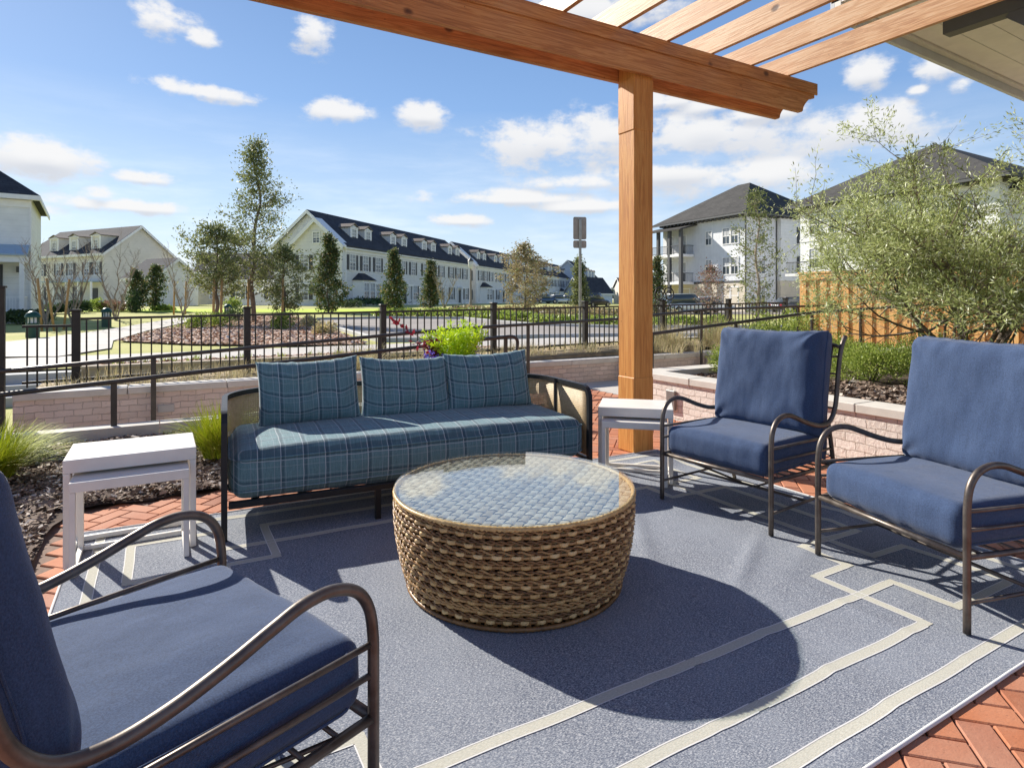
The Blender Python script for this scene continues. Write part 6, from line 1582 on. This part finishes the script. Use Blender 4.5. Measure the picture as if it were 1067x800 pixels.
# beige rear wing of the same building
mb = MB(); mb.box((3.5, 4.605, -.8), (12.9, 12.4, 3.0)); mb.build('wing_base', M['beige'], A1)
mb = MB(); mb.box((3.5, 4.606, 3.0), (12.92, 12.4, 9.6)); mb.build('wing_wall', M['sid_white'], A1)
for (yy, zz) in ((8.2, 3.9), (8.2, 7.0)):
    o = put_window(A1, 0, zz, 1.3, 1.7, 0, 0, True, 2, 2); o.location = (12.924, yy, zz); o.rotation_euler = (0, 0, PI / 2)
    for s, c in zip((-1, 1), KIDS[A1.name][-2:]): c.location = (12.926, yy + s * .97, zz); c.rotation_euler = (0, 0, PI / 2)
# larger apartments behind the orange fence
P = plan(24.6, 52); W2 = []
for fl in (.7, 3.8, 6.6):
    for xx in (1.4, 3.2, 6.2, 7.2, 10.2, 12.6): W2.append((xx, fl, .95, 1.55, 0))
A2 = apartment('grey_roof_apartments', (P[0], P[1], .1), rz_of(*ax), 'wide white apartment building with big grey pyramid roof behind the olive tree', 14.6, 13, 9.0, 13.5, 'sid_white', 'roofgrey', (7.0, 7.3), 3, wins=W2)
for z0_ in (2.9, 6.0): mb = MB(); mb.box((-.02, -.06, z0_), (14.62, -.002, z0_ + .22)); mb.build('trim', M['whitetrim'], A2)
mb = MB(); mb.box((-.3, -1.5, 3.1), (2.5, -.062, 3.3)); mb.build('balcony', M['whitetrim'], A2)
mb = MB(); mb.box((-.25, -1.46, 4.2), (2.45, -1.4, 4.27))
for k in range(20): mb.box((-.2 + k * .135, -1.44, 3.3), (-.175 + k * .135, -1.42, 4.2))
mb.build('balcony_railing', M['darktrim'], A2)
mb = MB(); mb.box((14.605, 2, -.8), (24, 12, 8.2)); mb.build('side_wing', M['sid_white'], A2)
mb = MB(); mb.add([(14, 1, 8.3), (25, 1, 8.3), (25, 13, 8.3), (14, 13, 8.3), (18, 7, 12.0), (20, 7, 12.0)], [(0, 1, 5, 4), (1, 2, 5), (2, 3, 4, 5), (3, 0, 4), (3, 2, 1, 0)]); mb.build('side_roof', M['roofdark'], A2)
for xx in (16, 19, 22):
    for zz in (3.8, 6.3, .8): put_window(A2, xx, zz, .95, 1.4, 2.0, 0, False, 2, 2)

# ------------------------------------------------------------------ street furniture
def sign_post():
    x, y = at(604.5, 14.0); e = empty('road_sign', (x, y, tz(x, y)), rz_of(1, .12), 'tall grey metal pole with two blank brown sign backs, left of the timber post', 'sign')
    mb = MB(); mb.bbox((-.028, -.028, -.1), (.028, .028, 3.10), .006); mb.build('pole', M['silver'], e)
    def panel(z0, z1, w):
        r = .035; pts = []
        for cx, cz, a0 in ((w / 2 - r, z1 - r, 0), (-w / 2 + r, z1 - r, 90), (-w / 2 + r, z0 + r, 180), (w / 2 - r, z0 + r, 270)):
            for k in range(5): a = rad(a0 + 22.5 * k); pts.append((cx + r * cos(a), cz + r * sin(a)))
        n = len(pts); mb = MB(); mb.add([(p[0], .030, p[1]) for p in pts] + [(p[0], .034, p[1]) for p in pts], [tuple(range(n)), tuple(reversed(range(n, 2 * n)))] + [(i + n, (i + 1) % n + n, (i + 1) % n, i) for i in range(n)])
        mb.build('sign_panel', M['signback'], e)
    z = lambda by: EYE + (312 - by) * 14.0 / 635
    panel(z(249.5), z(226), .31); panel(z(258.5), z(250.5), .31)
sign_post()
def street_lamp():
    x, y = at(490.5, 53); e = empty('street_lamp', (x, y, tz(x, y)), 0, 'street lamp with white lantern and black cap before the townhouse row', 'street lamp')
    mb = MB(); mb.lathe([(.16, -.1), (.16, .35), (.10, .5), (.07, 3.0), (.07, 3.35)], 14); mb.build('pole', simple('taupe_lamp_pole', (.26, .22, .18), .6), e)
    mb = MB(); mb.lathe([(.13, 3.35), (.17, 3.45), (.24, 3.95), (.20, 4.0)], 14); mb.build('lantern', M['lampglass'], e)
    mb = MB(); mb.lathe([(.27, 4.0), (.24, 4.08), (.08, 4.25), (.03, 4.4), (.01, 4.45)], 14); mb.build('cap', M['darktrim'], e)
street_lamp()
def bollards():
    e = empty('bollard_light', (0, 0, 0), 0, '', 'bollard light', 'green bollard lights on the lawn')
    mb = MB(); mb.lathe([(.19, -.05), (.19, .48)], 18); mb.build('body', M['greenmetal'], e)
    mb = MB(); mb.lathe([(.13, .48), (.13, .66)], 16); mb.build('diffuser', M['whitetrim'], e)
    mb = MB()
    for k in range(10): a = 2 * PI * k / 10; mb.box((.165, -.014, .48), (.185, .014, .66), 0, Matrix.Rotation(a, 4, 'Z'))
    mb.build('guard', M['greenmetal'], e)
    mb = MB(); mb.lathe([(.22, .66), (.22, .70), (.17, .80), (.08, .86), (.01, .875)], 18); mb.build('dome_cap', M['greenmetal'], e)
    for i, (bx, by, s, lb_) in enumerate(((34, 352, 1, 'nearest green domed bollard light, above the narrow left fence panel'), (111, 341, 1, 'green domed bollard light on the lawn, right of the square fence post'), (237.5, 333, .9, 'small green domed bollard light behind the bark bed'))):
        o = e if i == 0 else copy_tree(e); x, y = ground_at(bx, by); o.location = (x, y, tz(x, y)); o['label'] = lb_
bollards()
# ------------------------------------------------------------------ cars
def car(paint, label, loc, rz, suv=False):
    e = empty('parked_car', loc, rz, label, 'car', 'parked cars beyond the road'); L_, W, H = 4.6, 1.8, (1.7 if suv else 1.45)
    pm = NT('paint_' + label[:12].replace(' ', '_')); pm.b.inputs['Coat Weight'].default_value = .6; pm = pm.fin(paint, .3, .3)
    def loft(name, secs, mat):
        mb = MB(); n = len(secs[0][1]); vs = [(x, y, z) for x, ps in secs for (y, z) in ps]
        fs = [(i * n + k, i * n + (k + 1) % n, (i + 1) * n + (k + 1) % n, (i + 1) * n + k) for i in range(len(secs) - 1) for k in range(n)] + [tuple(range(n))[::-1], tuple((len(secs) - 1) * n + k for k in range(n))]
        mb.add(vs, fs, 0, True); return mb.build(name, mat, e)
    def ring(w, z0, z1): return [(-w, z0 + .08), (-w + .06, z0), (w - .06, z0), (w, z0 + .08), (w, z1 - .14), (w - .12, z1), (-w + .12, z1), (-w, z1 - .14)]
    hb = .92 if suv else .85
    loft('body', [(-L_ / 2, ring(.72, .38, .72)), (-L_ / 2 + .12, ring(.86, .28, hb - .08)), (-1.3, ring(.9, .24, hb)), (.9, ring(.9, .24, hb)), (1.75, ring(.87, .26, hb - .10)), (L_ / 2 - .08, ring(.80, .3, hb - .2)), (L_ / 2, ring(.68, .38, .62))], pm)
    def cab(w0, w1, z0, z1): return [(-w0, z0), (w0, z0), (w1, z1), (-w1, z1)]
    xb = -2.15 if suv else -1.75
    loft('cabin', [(xb, cab(.74, .70, hb - .04, hb)), (xb + (.25 if suv else .6), cab(.80, .62, hb - .04, H - .05)), (.0, cab(.82, .64, hb - .04, H)), (.35, cab(.82, .62, hb - .04, H - .04)), (1.05, cab(.78, .70, hb - .04, hb))], M['glassdark'])
    loft('car_roof', [(xb + (.22 if suv else .58), cab(.63, .60, H - .07, H - .02)), (0, cab(.66, .60, H - .03, H + .025)), (.4, cab(.64, .60, H - .06, H - .01))], pm)
    for sx in (-1.4, 1.42):
        for sy in (-1, 1):
            mb = MB(); T = Matrix.Translation((sx, sy * .82, .33)) @ Matrix.Rotation(PI / 2, 4, 'X'); mb.lathe([(.30, -.1), (.33, -.07), (.33, .07), (.30, .1)], 18, 0, T); w = mb.build('wheel', M['rubber'], e)
            mb = MB(); mb.lathe([(.19, -.115), (.19, .115)], 14, 0, T); mb.build('rim', M['silver'], w)
    for sy in (-.62, .62):
        mb = MB(); mb.bbox((L_ / 2 - .10, sy - .16, .55), (L_ / 2 + .0, sy + .16, .68), .02); mb.build('headlight', M['lampglass'], e)
        mb = MB(); mb.bbox((-L_ / 2 - .01, sy - .14, .62), (-L_ / 2 + .12, sy + .14, .76), .02); mb.build('tail_light', simple('red_lens', (.4, .02, .02), .3), e)
def put_car(bx, d, paint, label, lat, dep, suv=False):
    x, y = at(bx, d); car(paint, label, (x, y, tz(x, y) + .03), rz_of(lat, dep), suv)
put_car(567, 96, (.03, .07, .14), 'dark blue hatchback parked in front of the third townhouse row', .8, .6)
put_car(582, 98, (.55, .57, .58), 'pale silver car parked right of the dark blue hatchback', .8, .6)
put_car(593, 104, (.5, .5, .5), 'second pale silver car, partly behind the tree by the sign pole', .8, .6)
put_car(619, 70, (.02, .02, .025), 'black car parked right of the sign pole', .7, .7, True)
put_car(716, 52, (.72, .72, .72), 'white van like car just right of the timber post', .9, .3, True)
put_car(738, 55, (.72, .72, .72), 'white car parked before the white apartments', .9, .3)
put_car(826, 58, (.04, .04, .05), 'dark car left of the orange fence below the beige wing', .9, .4)
